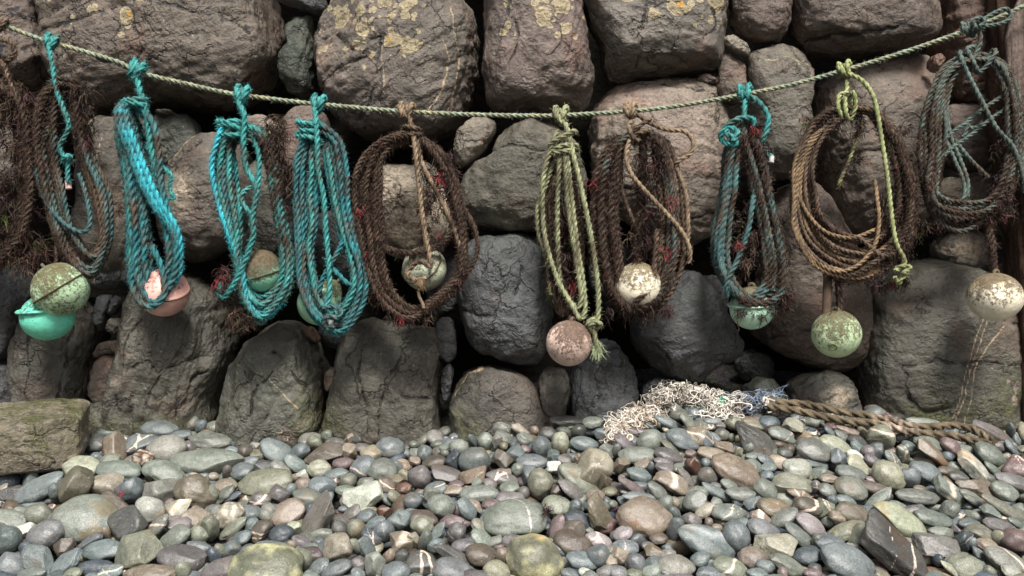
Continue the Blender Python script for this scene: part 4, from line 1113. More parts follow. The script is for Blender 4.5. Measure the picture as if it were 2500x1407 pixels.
# ---------------------------------------------------------------- ropes
def resample(P, step):
    P = np.asarray(P, float); d = np.linalg.norm(np.diff(P, axis=0), axis=1); s = np.concatenate([[0], np.cumsum(d)])
    n = max(3, int(s[-1] / step) + 1); t = np.linspace(0, s[-1], n)
    return np.stack([np.interp(t, s, P[:, k]) for k in range(P.shape[1])], 1)
_a12 = np.linspace(0, 2 * math.pi, 12, endpoint=False)
_aa = np.mod(_a12, 2 * math.pi / 3) - math.pi / 3
LOBE = .52 * np.cos(_aa) + np.sqrt(np.maximum(.23 - (.52 * np.sin(_aa)) ** 2, .005))
def sweep(acc, P, rad, cfun, lay=7.2, step=.62, fuzz=0, fl=(.006, .018), taper=0, seed=0, twist=True, wob=.05, mat_=None):
    """a laid three-strand rope along P, with loose fibres"""
    P = resample(P, rad * step); n = len(P); r = np.random.default_rng(seed + n)
    T = np.gradient(P, axis=0); T /= np.linalg.norm(T, axis=1)[:, None] + 1e-9
    N = np.empty_like(P); v = np.array([0, 1., 0]) if abs(T[0, 1]) < .9 else np.array([1., 0, 0])
    for i in range(n):
        t = T[i]; k = v[0] * t[0] + v[1] * t[1] + v[2] * t[2]; v = v - k * t; v = v / math.sqrt(v[0] ** 2 + v[1] ** 2 + v[2] ** 2 + 1e-12); N[i] = v
    B = np.cross(T, N)
    s = np.arange(n) * rad * step
    ph = s * (2 * math.pi / (lay * rad)) if twist else s * 0
    lob = LOBE if twist else np.ones(12)
    rr = rad * (1 + wob * perlin(np.stack([s * 30, s * 0 + seed, s * 0], 1)))
    if mat_ is not None:
        mw = mat_(P); rr = rr * (1 + mw * (.45 + .55 * perlin(np.stack([s * 45, s * 0 + seed, s * 0 + 8], 1))))
    if taper: rr = rr * np.clip((s[-1] - s) / taper, .25, 1)
    an = _a12[None] + ph[:, None]
    D = N[:, None] * np.cos(an)[..., None] + B[:, None] * np.sin(an)[..., None]
    V = P[:, None] + D * (rr[:, None] * lob[None])[..., None]
    c = cfun(P, s); C = np.repeat(c, 12, 0).reshape(n, 12, 3)
    C = C * (1 + .16 * np.sin(np.arange(12) // 4 * 2.1 + seed))[None, :, None] * r.uniform(.86, 1.14, (n, 12, 1))
    i = np.arange(n - 1)[:, None] * 12 + np.arange(12)[None]; j = np.arange(n - 1)[:, None] * 12 + (np.arange(12)[None] + 1) % 12
    acc.add(V.reshape(-1, 3), np.stack([i, j, j + 12, i + 12], -1).reshape(-1, 4), C.reshape(-1, 3))
    for e, ii in ((0, 0), (1, n - 1)):
        cen = P[ii][None]; b0 = np.arange(12); b1 = (b0 + 1) % 12
        acc.add(np.concatenate([V[ii], cen]), np.stack([b1, b0, np.full(12, 12)], 1) if e == 0 else np.stack([b0, b1, np.full(12, 12)], 1), np.repeat(c[ii][None], 13, 0))
    if fuzz:
        m = int(s[-1] * fuzz * 1.4)
        k = r.integers(0, n, m); a = r.uniform(0, 6.283, m)
        d = N[k] * np.cos(a)[:, None] + B[k] * np.sin(a)[:, None]
        strands(acc, P[k] + d * rr[k][:, None] * .8, d + T[k] * r.normal(0, 1.1, (m, 1)) + r.normal(0, .3, (m, 3)), r.uniform(*fl, m), .0014, c[k] * r.uniform(.8, 1.3, (m, 1)), .15, 2, r)
    return P, T, N, B, c
def strands(acc, P, D, ln, wd, col, droop=.6, seg=3, r=rng, curl=.28):
    """loose fibres or weed: thin tapering blades that start along D and droop"""
    m = len(P)
    if not m: return
    D = D / (np.linalg.norm(D, axis=1)[:, None] + 1e-9); wv = np.cross(D, r.normal(size=(m, 3))); wv /= np.linalg.norm(wv, axis=1)[:, None] + 1e-9
    wd = np.broadcast_to(wd, (m,)); pts_ = []; p = P.copy(); d = D.copy()
    for q in range(seg + 1):
        k = 1 - q / seg * .75
        pts_.append(p - wv * (wd * k / 2)[:, None]); pts_.append(p + wv * (wd * k / 2)[:, None])
        d = d + np.array([0, 0, -droop]) + r.normal(0, curl, (m, 3)); d /= np.linalg.norm(d, axis=1)[:, None]
        p = p + d * (np.asarray(ln) / seg)[:, None]
    V = np.stack(pts_, 1); nv = 2 * (seg + 1)
    b = np.arange(m)[:, None] * nv
    F = np.concatenate([np.stack([b[:, 0] + 2 * q, b[:, 0] + 2 * q + 1, b[:, 0] + 2 * q + 3, b[:, 0] + 2 * q + 2], 1) for q in range(seg)])
    acc.add(V.reshape(-1, 3), F, np.repeat(np.broadcast_to(col, (m, 3)), nv, 0))
WEEDC = np.array([[.024, .014, .011], [.034, .019, .013], [.046, .030, .019], [.028, .012, .013], [.06, .04, .024], [.055, .02, .02], [.16, .022, .024], [.05, .07, .015]])
def weed_col(r, m, p=(.22, .22, .2, .16, .12, .055, .012, .013)):
    return WEEDC[r.choice(8, m, p=p)] * r.uniform(.7, 1.35, (m, 1))
def wfield(P, blobs, y=None):
    px = 1250 + P[:, 0] / (K * P[:, 1]); py = 703.5 - (P[:, 2] - H) / (K * P[:, 1]); m = np.zeros(len(P))
    for (bx, by, ax, ay, s) in blobs: m = np.maximum(m, s * np.clip(1.5 - 1.2 * np.hypot((px - bx) / ax, (py - by) / ay), 0, 1))
    return m
Y0 = 3.333
PXM = K * Y0
def sidepath(P, n=9):
    P = np.asarray(P, float); return resample(P, np.linalg.norm(np.diff(P, axis=0), axis=1).sum() / (n - 1 + 1e-6))[:n] if len(P) > 2 else P
def resn(P, n):
    P = np.asarray(P, float); d = np.linalg.norm(np.diff(P, axis=0), axis=1); s = np.concatenate([[0], np.cumsum(d)]); t = np.linspace(0, s[-1], n)
    return np.stack([np.interp(t, s, P[:, k]) for k in range(P.shape[1])], 1)
MAIN = pts("-260,-40 0,58 100,96 200,124 290,152 345,178 460,206 560,228 650,240 740,251 860,262 980,272 1150,280 1300,283 1370,282 1540,272 1660,258 1800,234 1920,210 2040,178 2200,130 2350,78 2440,42 2500,15 2760,-110")
mainc = crom(MAIN, 12)
def main_dir(px):
    k = np.argmin(np.abs(mainc[:, 0] - px)); a, b = mainc[max(k - 2, 0)], mainc[k + 2]; d = (b - a) / np.linalg.norm(b - a); return mainc[k], d
def lin(a, b, t): return np.array(a)[None] * (1 - t[:, None]) + np.array(b)[None] * t[:, None]
def mainrope():
    acc = Acc()
    def cf(P, s):
        k = np.clip(.5 + 1.1 * perlin(np.stack([s * 9, s * 0, s * 0], 1)), 0, 1); g = np.clip(.5 + 1.5 * perlin(np.stack([s * 60, s * 0 + 5, s * 0], 1)), 0, 1)
        c = lin((.27, .30, .19), (.20, .29, .22), k); return c * (1 - .45 * g[:, None]) + np.array([.28, .17, .12]) * .45 * g[:, None]
    Q = atn(mainc, Y0)
    sweep(acc, Q, .0098, cf, fuzz=420, fl=(.005, .014), seed=3)
    o = acc.build('mooring_line', M_ROPE, None, tuple(at(1250, 281, Y0)))
    tag(o, "long pale green line slung along the wall, holding all the coils", 'rope')
mainrope()
CLEAN = {'cyan': (.05, .38, .44), 'teal': (.055, .255, .24), 'deep': (.035, .17, .185), 'dull': (.06, .13, .13), 'grey': (.10, .135, .118), 'tan': (.215, .15, .088), 'pale': (.27, .285, .165), 'beige': (.255, .19, .125), 'brown': (.118, .085, .06), 'lime': (.28, .31, .145)}
DIRT = np.array([.085, .06, .042])
class Coil:
    def __init__(s, label, px, py, weeds=(), dirt=.3, seed=1):
        s.o = np.array(at(px, py, Y0)); s.root = bpy.data.objects.new('rope_coil', None); COL.objects.link(s.root); s.root.location = s.o
        tag(s.root, label, 'rope coil', 'rope coils hung along the line'); s.weeds = list(weeds); s.dirt = dirt; s.seed = seed
        s.r = np.random.default_rng(seed); s.acc = {}; s.wa = Acc()
    def A(s, name): return s.acc.setdefault(name, Acc())
    def cf(s, tone, dirt=None, wk=1.0):
        c0 = np.array(CLEAN[tone]); dirt = s.dirt if dirt is None else dirt
        def f(P, t):
            w_ = wfield(P, s.weeds) * wk; n = .5 + 1.0 * perlin(np.stack([t * 8, t * 0 + s.seed, P[:, 2] * 6], 1)) + .5 * perlin(np.stack([t * 45, t * 0 + s.seed, P[:, 0] * 6], 1))
            k = np.clip(dirt + w_ * .6 + (n - .5) * .95, 0, .95)[:, None]
            br = 1 + .25 * perlin(np.stack([t * 5, t * 0 + 3 * s.seed, P[:, 0] * 5], 1))[:, None]
            o = (c0 * br) * (1 - k) + DIRT * k; k2 = np.clip(w_ * .85 + (n - .5) * 1.1 * (w_ > .05), 0, .88)[:, None]
            return o * (1 - k2) + np.array([.040, .027, .02]) * k2
        return f
    def rope(s, part, P, rad, tone, dirt=None, fuzz=500, weed=1.0, y=0.0, seed=0, px=True, smooth=8, **kw):
        """P: traced px, py (and optional depth in cm towards the camera)"""
        P = np.asarray([tuple(p) + (0,) * (3 - len(p)) for p in P], float)
        Q = crom(P, smooth); W = atn(Q[:, :2], Y0 - y - Q[:, 2] * .01)
        p, T, N, B, c = sweep(s.A(part), W, rad, s.cf(tone, dirt, min(1, weed * 1.2)), fuzz=fuzz, seed=seed + s.seed * 13, mat_=(lambda Q_: wfield(Q_, s.weeds) * min(weed, 1.2)) if s.weeds and weed > .25 else None, **kw)
        if s.weeds and weed:
            d_ = wfield(p, s.weeds); L = rad * .62 * len(p); m = int(L * 3800 * weed)
            k = s.r.integers(0, len(p), m); k = k[s.r.random(m) < d_[k]]; m = len(k)
            if m:
                a = s.r.uniform(0, 6.283, m); d = N[k] * np.cos(a)[:, None] + B[k] * np.sin(a)[:, None]
                ln = s.r.uniform(.006, .018, m) * np.where(s.r.random(m) < .12, 2.2, 1)
                strands(s.wa, p[k] + d * rad * .7, d * .7 + T[k] * s.r.normal(0, 1.1, (m, 1)), ln, s.r.uniform(.0014, .0042, m), weed_col(s.r, m) * 1.3, .5, 3, s.r)
    def tufts(s, blobs, n, ln=(.03, .09), y=(-.02, .05), p=None):
        """hanging tufts of weed (px, py, rx, ry)"""
        for (bx, by, ax, ay) in blobs:
            g = max(1, n // 26)
            for _ in range(g):
                t = s.r.uniform(0, 6.283); q = math.sqrt(s.r.random()); c = np.array(at(bx + ax * q * math.cos(t), by + ay * q * math.sin(t), Y0 - s.r.uniform(*y))); m = 20
                P = c + s.r.normal(0, .009, (m, 3)); D = s.r.normal(0, .5, (m, 3)) + np.array([0, -.1, -.8]) + s.r.normal(0, .3, 3)
                cc = weed_col(s.r, 1, p or (.22, .22, .2, .16, .12, .055, .012, .013))
                strands(s.wa, P, D, s.r.uniform(*ln, m), s.r.uniform(.0018, .006, m), cc * s.r.uniform(.7, 1.3, (m, 1)), .3, 5, s.r, .62)
    def loops(s, OL, OR, IL, IR, n, rad, tone, jit=1.3, dep=(-.035, .045), mixtone=None, part='coiled_rope', hi=1.0, **kw):
        """n turns between an outer and an inner traced loop; L runs top to bottom down one side, R from bottom to top"""
        OL, OR, IL, IR = (resn(pts(q), 8) for q in (OL, OR, IL, IR)); out = []
        wl = np.linspace(0, 1, n); wr = np.linspace(0, 1, n); s.r.shuffle(wr); wl += s.r.normal(0, .06, n); wr = wr * .6 + wl * .4 + s.r.normal(0, .06, n)
        dp = np.linspace(dep[0], dep[1], n); s.r.shuffle(dp)
        for i in range(n):
            L = OL + (IL - OL) * wl[i]; Rr = OR + (IR - OR) * wr[i]
            lp = np.concatenate([L, Rr[1:-1]]); lp = lp + s.r.normal(0, jit, lp.shape)
            dd = dp[i] * 100 + s.r.normal(0, .5, len(lp)) + 1.2 * np.sin(np.linspace(0, math.pi, len(lp)))
            out.append(np.concatenate([lp, dd[:, None]], 1))
        # turns of one tone are one continuous rope
        grp = {}
        for i, q in enumerate(out): grp.setdefault(tone if mixtone is None else [tone, mixtone][s.r.random() < .4], []).append(q)
        for t, qs in grp.items(): s.rope(part, np.concatenate(qs), rad, t, **kw)
    def hitch(s, px, rad, tone, neck, w=17, turns=2, **kw):
        """turns round the line, a crossing turn over them, then the neck"""
        c, d = main_dir(px); u = np.array([d[1], -d[0]]); u = u if u[1] < 0 else -u
        rr = (.0098 + rad * .95) / PXM; P = []
        for t in np.linspace(0, turns * 2 * math.pi, turns * 9):
            a = (t / (turns * 2 * math.pi) - .5) * 2 * w; q = c + d * a + u * rr * math.cos(t); P.append((q[0], q[1], rr * PXM * 100 * math.sin(t)))
        for t in np.linspace(0, 2 * math.pi, 9):
            a = w * (1 - t / math.pi) * .8; k = rr * 1.75; q = c + d * a + u * (k * math.cos(t) * .9); P.append((q[0], q[1], (rr * PXM * 100 + rad * 90) * math.sin(t)))
        q = P[-1]; n0 = neck[0]
        P.append(((q[0] + n0[0]) / 2, (c[1] + n0[1]) / 2, rad * 190))
        P += [tuple(p) + (0,) * (3 - len(p)) for p in neck]
        s.rope('hitch_knot', P, rad, tone, **kw)
    def lash(s, cx, cy, wx, hy, turns, rad, tone, tilt=0, dep=4.5, **kw):
        P = []
        for t in np.linspace(0, turns * 2 * math.pi, int(turns * 10)):
            f = t / (turns * 2 * math.pi) - .5
            P.append((cx + wx / 2 * math.cos(t) * (1 + s.r.normal(0, .06)), cy + hy * f * (1 + .4 * math.sin(t * .7 + s.seed)) + tilt * math.cos(t) * (1 + math.sin(t * .6 + s.seed)) - 5 * math.sin(t) + s.r.normal(0, 1.2), dep * math.sin(t) + 1.5))
        s.rope('lashing', P, rad, tone, **kw)
    def end(s, px, py, d, rad, col, ln=22):
        """taped or whipped rope end"""
        a = np.array(at(px, py, Y0 - .045)); b = np.array(at(px + d[0] * ln, py + d[1] * ln, Y0 - .05))
        sweep(s.A('rope_end'), np.stack([a, (a + b) / 2, b]), rad, lambda P, t: np.repeat(np.array([col]), len(P), 0), twist=False)
    def done(s):
        for nme, a in s.acc.items():
            V = [v - s.o for v in a.V]; a.V = V; a.build(nme, M_ROPE, s.root)
        if s.wa.n:
            s.wa.V = [v - s.o for v in s.wa.V]; s.wa.build('seaweed', M_WEED, s.root, kind='stuff')
# coil at the frame's edge, mostly weed
c = Coil("weed-choked brown coil cut off by the edge of the view, tan rope at its top", 0, 60, [(-10, 420, 110, 330, 1)], .8, 1)
c.loops("-20,190 -60,230 -100,330 -110,430 -100,560 -70,640 -20,664", "-20,664 40,640 80,560 92,470 84,330 60,230 30,190 -20,190", "-20,240 -40,300 -50,420 -40,520 -10,590", "-10,590 20,540 40,450 36,330 10,250 -20,230", 11, .0105, 'brown', weed=1.6)
c.hitch(-6, .0085, 'beige', [(-6, 92, 2), (28, 105, 4), (35, 132, 4), (12, 151, 4), (-14, 160, 2)], dirt=.35)
c.rope('loose_end', [(4, 148, 4), (14, 170, 5), (26, 205, 5), (46, 240, 5), (68, 284, 4), (72, 330, 2)], .0082, 'beige', .4)
c.tufts([(40, 300, 50, 120), (40, 470, 55, 120), (60, 600, 50, 60), (10, 560, 40, 80)], 900, (.03, .10)); c.done()
# brown coil with the teal lead
c = Coil("muddy brown coil with a thin teal lead rope down its front, over the yellow-green float", 128, 108, [(195, 230, 46, 70, .95), (105, 330, 40, 140, .75), (150, 620, 60, 60, .4), (215, 300, 30, 100, .5)], .62, 2)
c.loops("165,182 130,200 96,240 76,290 84,356 92,424 112,492 134,572 158,634 222,676", "222,676 258,642 278,572 272,469 228,378 200,276 190,210 165,182", "150,215 134,262 130,356 148,458 166,537 192,606 222,630", "222,630 244,583 228,492 194,401 172,304 168,225 150,210", 14, .0104, 'brown', mixtone='dull', weed=.9)
c.hitch(124, .0098, 'teal', [(120, 120, 3), (128, 162, 5), (139, 225, 6), (165, 293, 6), (165, 321, 6), (146, 356, 6), (156, 384, 6), (166, 396, 6), (165, 418, 6), (166, 446, 6)], dirt=.22, w=15)
c.rope('end_knot', [(176, 384, 7), (164, 380, 8), (154, 392, 6), (166, 402, 4.5), (178, 392, 6)], .0092, 'teal', .25)
c.end(166, 442, (0.1, 1), .0115, (.4, .27, .25), 20)
c.rope('coiled_rope', [(132, 300, 2), (104, 340, 3), (91, 401, 5), (102, 469, 5), (142, 532, 6), (193, 566, 6), (219, 549, 5), (211, 481, 4), (193, 424, 3)], .0095, 'dull', .15)
c.lash(160, 208, 66, 26, 2, .0092, 'dull', 8, 5); c.tufts([(195, 215, 26, 22), (205, 300, 18, 60)], 500, (.03, .08), (0, .06)); c.done()
# bright turquoise coil
c = Coil("brightest turquoise coil, thick ropes slanting down in front of the pink float", 331, 165, [(365, 560, 40, 120, .12)], .34, 3)
c.loops("312,250 290,272 288,340 304,406 312,482 316,549 322,596 316,653 328,715 370,750", "370,750 404,736 438,682 440,620 430,563 402,491 396,382 374,277 340,250 312,250", "326,258 344,349 350,415 355,491 362,563 365,620 370,682 384,708", "384,708 400,668 404,596 388,525 372,453 362,368 346,287 326,256", 8, .0138, 'teal', mixtone='deep', fuzz=900, weed=0)
for k, (dx, dt) in enumerate(((0, 'cyan'), (13, 'cyan'), (-10, 'deep'))):
    c.rope('coiled_rope', [(312 + dx, 252, 2), (296 + dx, 268, 5), (297 + dx, 300, 6), (308 + dx, 330, 6.5), (331 + dx, 387, 6.5), (355 + dx, 449, 6.5), (386 + dx * .9, 506, 6.5), (417 + dx * .7, 548, 6), (434 + dx * .4, 596, 5), (438, 650 + dx, 4), (424, 690, 3)], .0132, dt, .05, 1000, 0, seed=k)
c.rope('coiled_rope', [(316, 560, 4), (330, 620, 5), (322, 690, 5.5), (340, 736, 6.5), (372, 748, 7), (400, 722, 6.5), (396, 660, 5), (370, 600, 5)], .0135, 'deep', .3, 800, 0)
c.hitch(331, .0128, 'teal', [(338, 205, 3), (344, 232, 4), (355, 265, 4), (362, 310, 4), (370, 370, 4), (384, 430, 3)], dirt=.05, fuzz=1100, w=16, weed=0)
c.lash(330, 250, 52, 16, 1.5, .0125, 'teal', 3, 5, dirt=.1, fuzz=900, weed=0)
c.rope('loose_end', [(388, 400, 3), (402, 412, 4), (419, 430, 4), (414, 448, 4), (416, 466, 4), (425, 484, 4), (400, 486, 3)], .008, 'teal', .1, 1800, 0); c.done()
# teal coil with weed on one side
c = Coil("teal coil with a beard of brown weed down one side, framing a green-brown float", 588, 230, [(670, 360, 46, 110, 1), (700, 470, 34, 110, .9), (545, 700, 40, 60, .5), (555, 330, 20, 40, .3)], .3, 4)
c.loops("566,296 536,328 516,405 524,467 544,539 566,606 584,673 593,727 606,772 640,788", "640,788 688,757 714,705 716,638 702,562 688,459 670,378 640,316 610,296 566,296", "572,350 576,423 584,494 588,570 584,638 598,691 636,728", "636,728 678,709 692,638 678,548 664,459 650,378 630,330 600,320 572,345", 14, .0112, 'teal', mixtone='deep', weed=1.5, fuzz=700)
c.hitch(588, .0118, 'teal', [(586, 258, 4), (597, 285, 5), (594, 340, 6), (600, 405, 6), (620, 445, 6), (626, 478, 6), (616, 530, 6.5), (618, 575, 6.5), (598, 638, 6), (580, 678, 6), (552, 722, 5), (536, 720, 4), (540, 690, 3)], dirt=.05, w=15, fuzz=1000, weed=0)
c.rope('loose_end', [(614, 456, 5), (594, 470, 6), (590, 490, 6), (600, 508, 6), (616, 524, 6)], .0102, 'teal', .15, weed=0)
c.rope('coiled_rope', [(618, 330, 3), (632, 378, 4), (631, 441, 5), (624, 494, 5.5), (612, 550, 4)], .0112, 'teal', .1, weed=0)
c.rope('coiled_rope', [(552, 300, 4), (535, 330, 5), (517, 400, 5.5), (526, 470, 5.5), (548, 545, 5.5), (572, 610, 5.5), (592, 660, 5.5), (596, 700, 5), (612, 750, 5), (650, 772, 5), (690, 738, 4)], .0115, 'cyan', .18, 800, 0)
c.lash(566, 312, 62, 40, 2.5, .011, 'teal', 6, 5, dirt=.12, fuzz=900, weed=.2)
c.tufts([(668, 330, 34, 50), (696, 440, 22, 80), (590, 770, 30, 20), (548, 690, 18, 40)], 700, (.03, .08), (-.01, .05)); c.done()
# deep teal coil
c = Coil("deep teal coil without beard, capped rope end at its lower front, before the pear-shaped float", 772, 250, [(815, 340, 22, 60, .4), (836, 440, 14, 60, .3)], .27, 5)
c.loops("762,300 732,358 718,445 724,545 727,610 730,675 746,749 778,790 830,814", "830,814 874,783 902,718 896,666 874,610 856,515 850,411 828,328 795,296 762,300", "766,372 770,458 772,545 760,619 772,697 790,745 826,754", "826,754 858,723 862,653 834,588 812,502 802,428 790,350 780,310 766,330", 16, .0112, 'deep', mixtone='teal', weed=.4, fuzz=380)
c.hitch(774, .0112, 'teal', [(770, 275, 4), (774, 333, 6), (777, 415, 6.5), (790, 480, 6.5), (796, 567, 6.5), (803, 653, 6.5), (804, 718, 6.5), (798, 750, 6.5), (814, 766, 7)], dirt=.03, w=15, fuzz=500, weed=0)
c.rope('loose_end', [(790, 752, 6), (812, 748, 8), (832, 760, 8), (824, 776, 8), (802, 772, 9), (790, 786, 8), (800, 802, 7), (814, 796, 8)], .0108, 'dull', .2, 600, 0)
c.end(808, 782, (-.1, 1), .0105, (.45, .45, .45), 14)
c.rope('coiled_rope', [(852, 560, 2), (842, 580, 4), (816, 632, 5), (788, 680, 5), (778, 720, 4)], .0105, 'deep', .2, weed=0)
c.rope('coiled_rope', [(796, 640, 3), (816, 660, 4), (852, 694, 4), (880, 690, 3)], .0105, 'deep', .2, weed=0)
c.lash(753, 326, 52, 46, 3, .011, 'teal', 5, 5, dirt=.1, fuzz=600, weed=0); c.done()
# brown weedy ring
c = Coil("round open coil shaggy with maroon weed, hung by a tan rope doubled down its middle", 995, 270, [(1015, 540, 175, 260, .95)], .75, 6)
c.loops("1000,318 950,330 912,352 872,400 860,475 876,551 888,638 912,705 945,756 1000,778", "1000,778 1078,742 1132,680 1140,618 1136,535 1126,459 1100,387 1056,342 1000,318", "985,345 936,362 926,407 920,479 924,559 932,650 960,726 1005,754", "1005,754 1062,725 1114,662 1118,579 1096,487 1064,400 1030,350 985,340", 12, .009, 'brown', mixtone='tan', weed=1.7, fuzz=200)
c.rope('coiled_rope', [(926, 570, 2), (932, 598, 4), (970, 614, 5), (1019, 616, 5.5), (1075, 596, 5), (1107, 555, 4), (1120, 500, 2)], .0085, 'brown', .7, weed=2)
c.rope('coiled_rope', [(1115, 480, 0), (1135, 512, 1), (1160, 559, 2), (1166, 610, 2), (1150, 654, 2), (1119, 692, 2)], .0082, 'brown', .7, weed=.8)
c.hitch(998, .0105, 'beige', [(1000, 290, 3), (1011, 344, 6), (1019, 419, 6), (1031, 527, 6.5), (1043, 598, 7), (1052, 650, 8), (1030, 640, 9), (1008, 648, 9), (996, 672, 9), (1016, 684, 8), (1040, 678, 7)], dirt=.18, w=18, fuzz=500, weed=.06)
c.rope('hitch_knot', [(1003, 300, 2), (1018, 342, 4), (1031, 399, 5), (1063, 463, 5), (1095, 527, 5.5), (1121, 598, 5), (1127, 650, 4), (1118, 700, 2)], .0098, 'beige', .25, weed=.1)
c.lash(1005, 330, 40, 30, 2, .0095, 'beige', 4, 4.5, weed=.3)
c.rope('loose_end', [(1024, 684, 8), (1026, 694, 9), (1030, 706, 8)], .014, 'tan', .1, 4500, 0, fl=(.01, .02))
c.rope('loose_end', [(1022, 712, 8), (1024, 726, 8), (1032, 742, 8), (1034, 752, 8)], .006, 'beige', .0, 0, 0, twist=False)
c.tufts([(1050, 540, 40, 70), (1040, 470, 14, 70), (1085, 430, 30, 60), (890, 560, 20, 120), (1000, 770, 60, 14), (925, 700, 24, 40)], 500, (.02, .06), (-.02, .05))
c.tufts([(1085, 440, 14, 14), (1075, 572, 14, 12), (878, 520, 8, 8), (890, 628, 10, 10), (985, 772, 14, 8)], 40, (.02, .05), (.05, .07), (0, 0, 0, 0, 0, .2, .8, 0)); c.done()
# pale green coil
c = Coil("narrow pale yellow-green coil with a knotted frayed tail beside the pinkish speckled float", 1368, 285, [(1388, 520, 44, 190, .9), (1345, 560, 14, 100, .3)], .12, 7)
c.loops("1372,340 1350,372 1336,450 1338,560 1342,660 1350,740 1372,772", "1372,772 1404,730 1424,640 1416,540 1402,440 1390,372 1372,340", "1378,360 1366,440 1362,540 1364,640 1370,720 1382,756", "1382,756 1398,700 1406,600 1398,500 1390,420 1380,356", 4, .0092, 'brown', weed=1.6, dep=(-.05, .0))
c.hitch(1369, .0112, 'pale', [(1376, 300, 4), (1384, 312, 5), (1397, 369, 6), (1418, 454, 6), (1442, 573, 6), (1459, 692, 6), (1460, 770, 6), (1452, 790, 6)], dirt=.06, w=16, fuzz=500, weed=0)
c.rope('coiled_rope', [(1362, 320, 2), (1351, 345, 4), (1327, 430, 5), (1325, 526, 5), (1333, 592, 5), (1359, 678, 5), (1390, 735, 5.5), (1416, 778, 5), (1428, 758, 4.5), (1424, 692, 4.5), (1409, 597, 5), (1395, 478, 5), (1386, 392, 5), (1378, 350, 4)], .0108, 'pale', .1, weed=0)
c.rope('coiled_rope', [(1374, 350, 3), (1366, 392, 5), (1361, 488, 5), (1361, 573, 5), (1364, 659, 4), (1372, 720, 2)], .0108, 'pale', .25, weed=.15)
c.rope('coiled_rope', [(1376, 350, 3), (1381, 397, 6), (1385, 488, 6), (1404, 621, 6), (1419, 716, 6), (1412, 752, 5), (1398, 744, 3)], .0112, 'pale', .3, weed=.1)
c.rope('coiled_rope', [(1352, 395, 1), (1330, 460, 1), (1312, 510, 2), (1315, 573, 2), (1334, 630, 2), (1345, 720, 1)], .0098, 'pale', .45, weed=.2)
c.lash(1376, 362, 66, 44, 2.5, .0105, 'pale', -6, 5, weed=.1)
c.rope('knotted_tail', [(1462, 776, 5), (1440, 784, 7), (1434, 796, 6), (1452, 804, 4), (1466, 792, 6), (1448, 788, 8), (1440, 800, 7), (1450, 814, 6), (1455, 840, 6), (1459, 858, 6)], .0108, 'pale', .2, 700, 0)
_P = np.array([at(1456 + c.r.normal(0, 5), 846 + c.r.normal(0, 8), Y0 - .06) for _ in range(160)])
strands(c.A('knotted_tail'), _P, c.r.normal(0, .35, (160, 3)) + np.array([.12, 0, -1]), c.r.uniform(.03, .06, 160), .002, np.array([[.34, .40, .24]]) * c.r.uniform(.7, 1.2, (160, 1)), .1, 4, c.r)
c.tufts([(1388, 480, 24, 110), (1385, 640, 24, 80), (1360, 680, 16, 60)], 520, (.03, .08), (-.03, .03)); c.done()
# tan and brown coil with the cream float
c = Coil("coil thick with brown weed, tan rope crossing it diagonally and looping out at top", 1545, 272, [(1478, 540, 48, 250, 1), (1567, 470, 28, 180, .95), (1610, 360, 34, 80, .7), (1620, 600, 34, 160, .45), (1560, 745, 110, 34, .8)], .5, 8)
c.loops("1545,322 1500,337 1466,391 1452,459 1453,558 1464,638 1486,710 1540,762", "1540,762 1600,760 1646,710 1674,638 1675,558 1660,439 1636,359 1608,326 1545,322", "1520,352 1506,419 1501,519 1508,618 1524,700 1562,740", "1562,740 1592,690 1604,598 1600,479 1596,399 1586,345 1560,328 1520,345", 10, .0108, 'brown', mixtone='grey', weed=1.9)
c.rope('coiled_rope', [(1560, 320, 0), (1570, 360, 1), (1566, 479, 1), (1556, 590, 1), (1562, 650, 0)], .012, 'brown', .8, weed=3)
c.rope('coiled_rope', [(1586, 320, 3), (1622, 350, 4), (1630, 440, 4), (1634, 540, 4), (1628, 640, 4), (1616, 720, 3), (1580, 752, 2)], .0108, 'grey', .25, weed=.4)
c.rope('coiled_rope', [(1512, 352, 2), (1500, 400, 3), (1498, 480, 3), (1502, 580, 2)], .0105, 'grey', .25, weed=.5)
c.rope('coiled_rope', [(1520, 345, 1), (1516, 440, 1), (1530, 500, 2), (1548, 544, 2)], .0085, 'brown', .7, weed=.4)
c.rope('coiled_rope', [(1604, 560, 4), (1598, 640, 6), (1594, 690, 7.5), (1570, 720, 9.5), (1548, 742, 9)], .0105, 'brown', .5, weed=.6)
c.hitch(1543, .0098, 'beige', [(1559, 282, 3), (1587, 301, 4), (1627, 317, 4), (1666, 320, 4), (1684, 332, 4), (1692, 350, 4), (1687, 374, 4), (1660, 392, 4), (1650, 405, 3), (1660, 430, 3), (1675, 479, 3), (1680, 558, 3), (1678, 590, 3)], dirt=.12, w=14, fuzz=350, weed=0)
c.rope('hitch_knot', [(1546, 296, 2), (1535, 308, 4), (1546, 334, 6), (1560, 344, 5), (1550, 330, 3), (1536, 346, 5), (1529, 383, 6), (1543, 427, 7), (1587, 479, 7.5), (1635, 530, 7.5), (1667, 570, 7), (1684, 610, 6), (1682, 642, 4)], .0098, 'beige', .12, 350, 0)
c.lash(1562, 324, 52, 26, 2, .0098, 'beige', -8, 5, weed=.1)
c.tufts([(1478, 460, 34, 130), (1480, 620, 34, 90), (1566, 580, 26, 60), (1565, 420, 20, 80), (1560, 752, 90, 16), (1600, 420, 20, 80)], 620, (.025, .08), (-.02, .05))
c.tufts([(1634, 616, 10, 22), (1640, 490, 6, 14), (1576, 520, 12, 20), (1455, 440, 8, 10)], 40, (.03, .06), (.05, .07), (0, 0, 0, 0, 0, .6, .4, 0)); c.done()
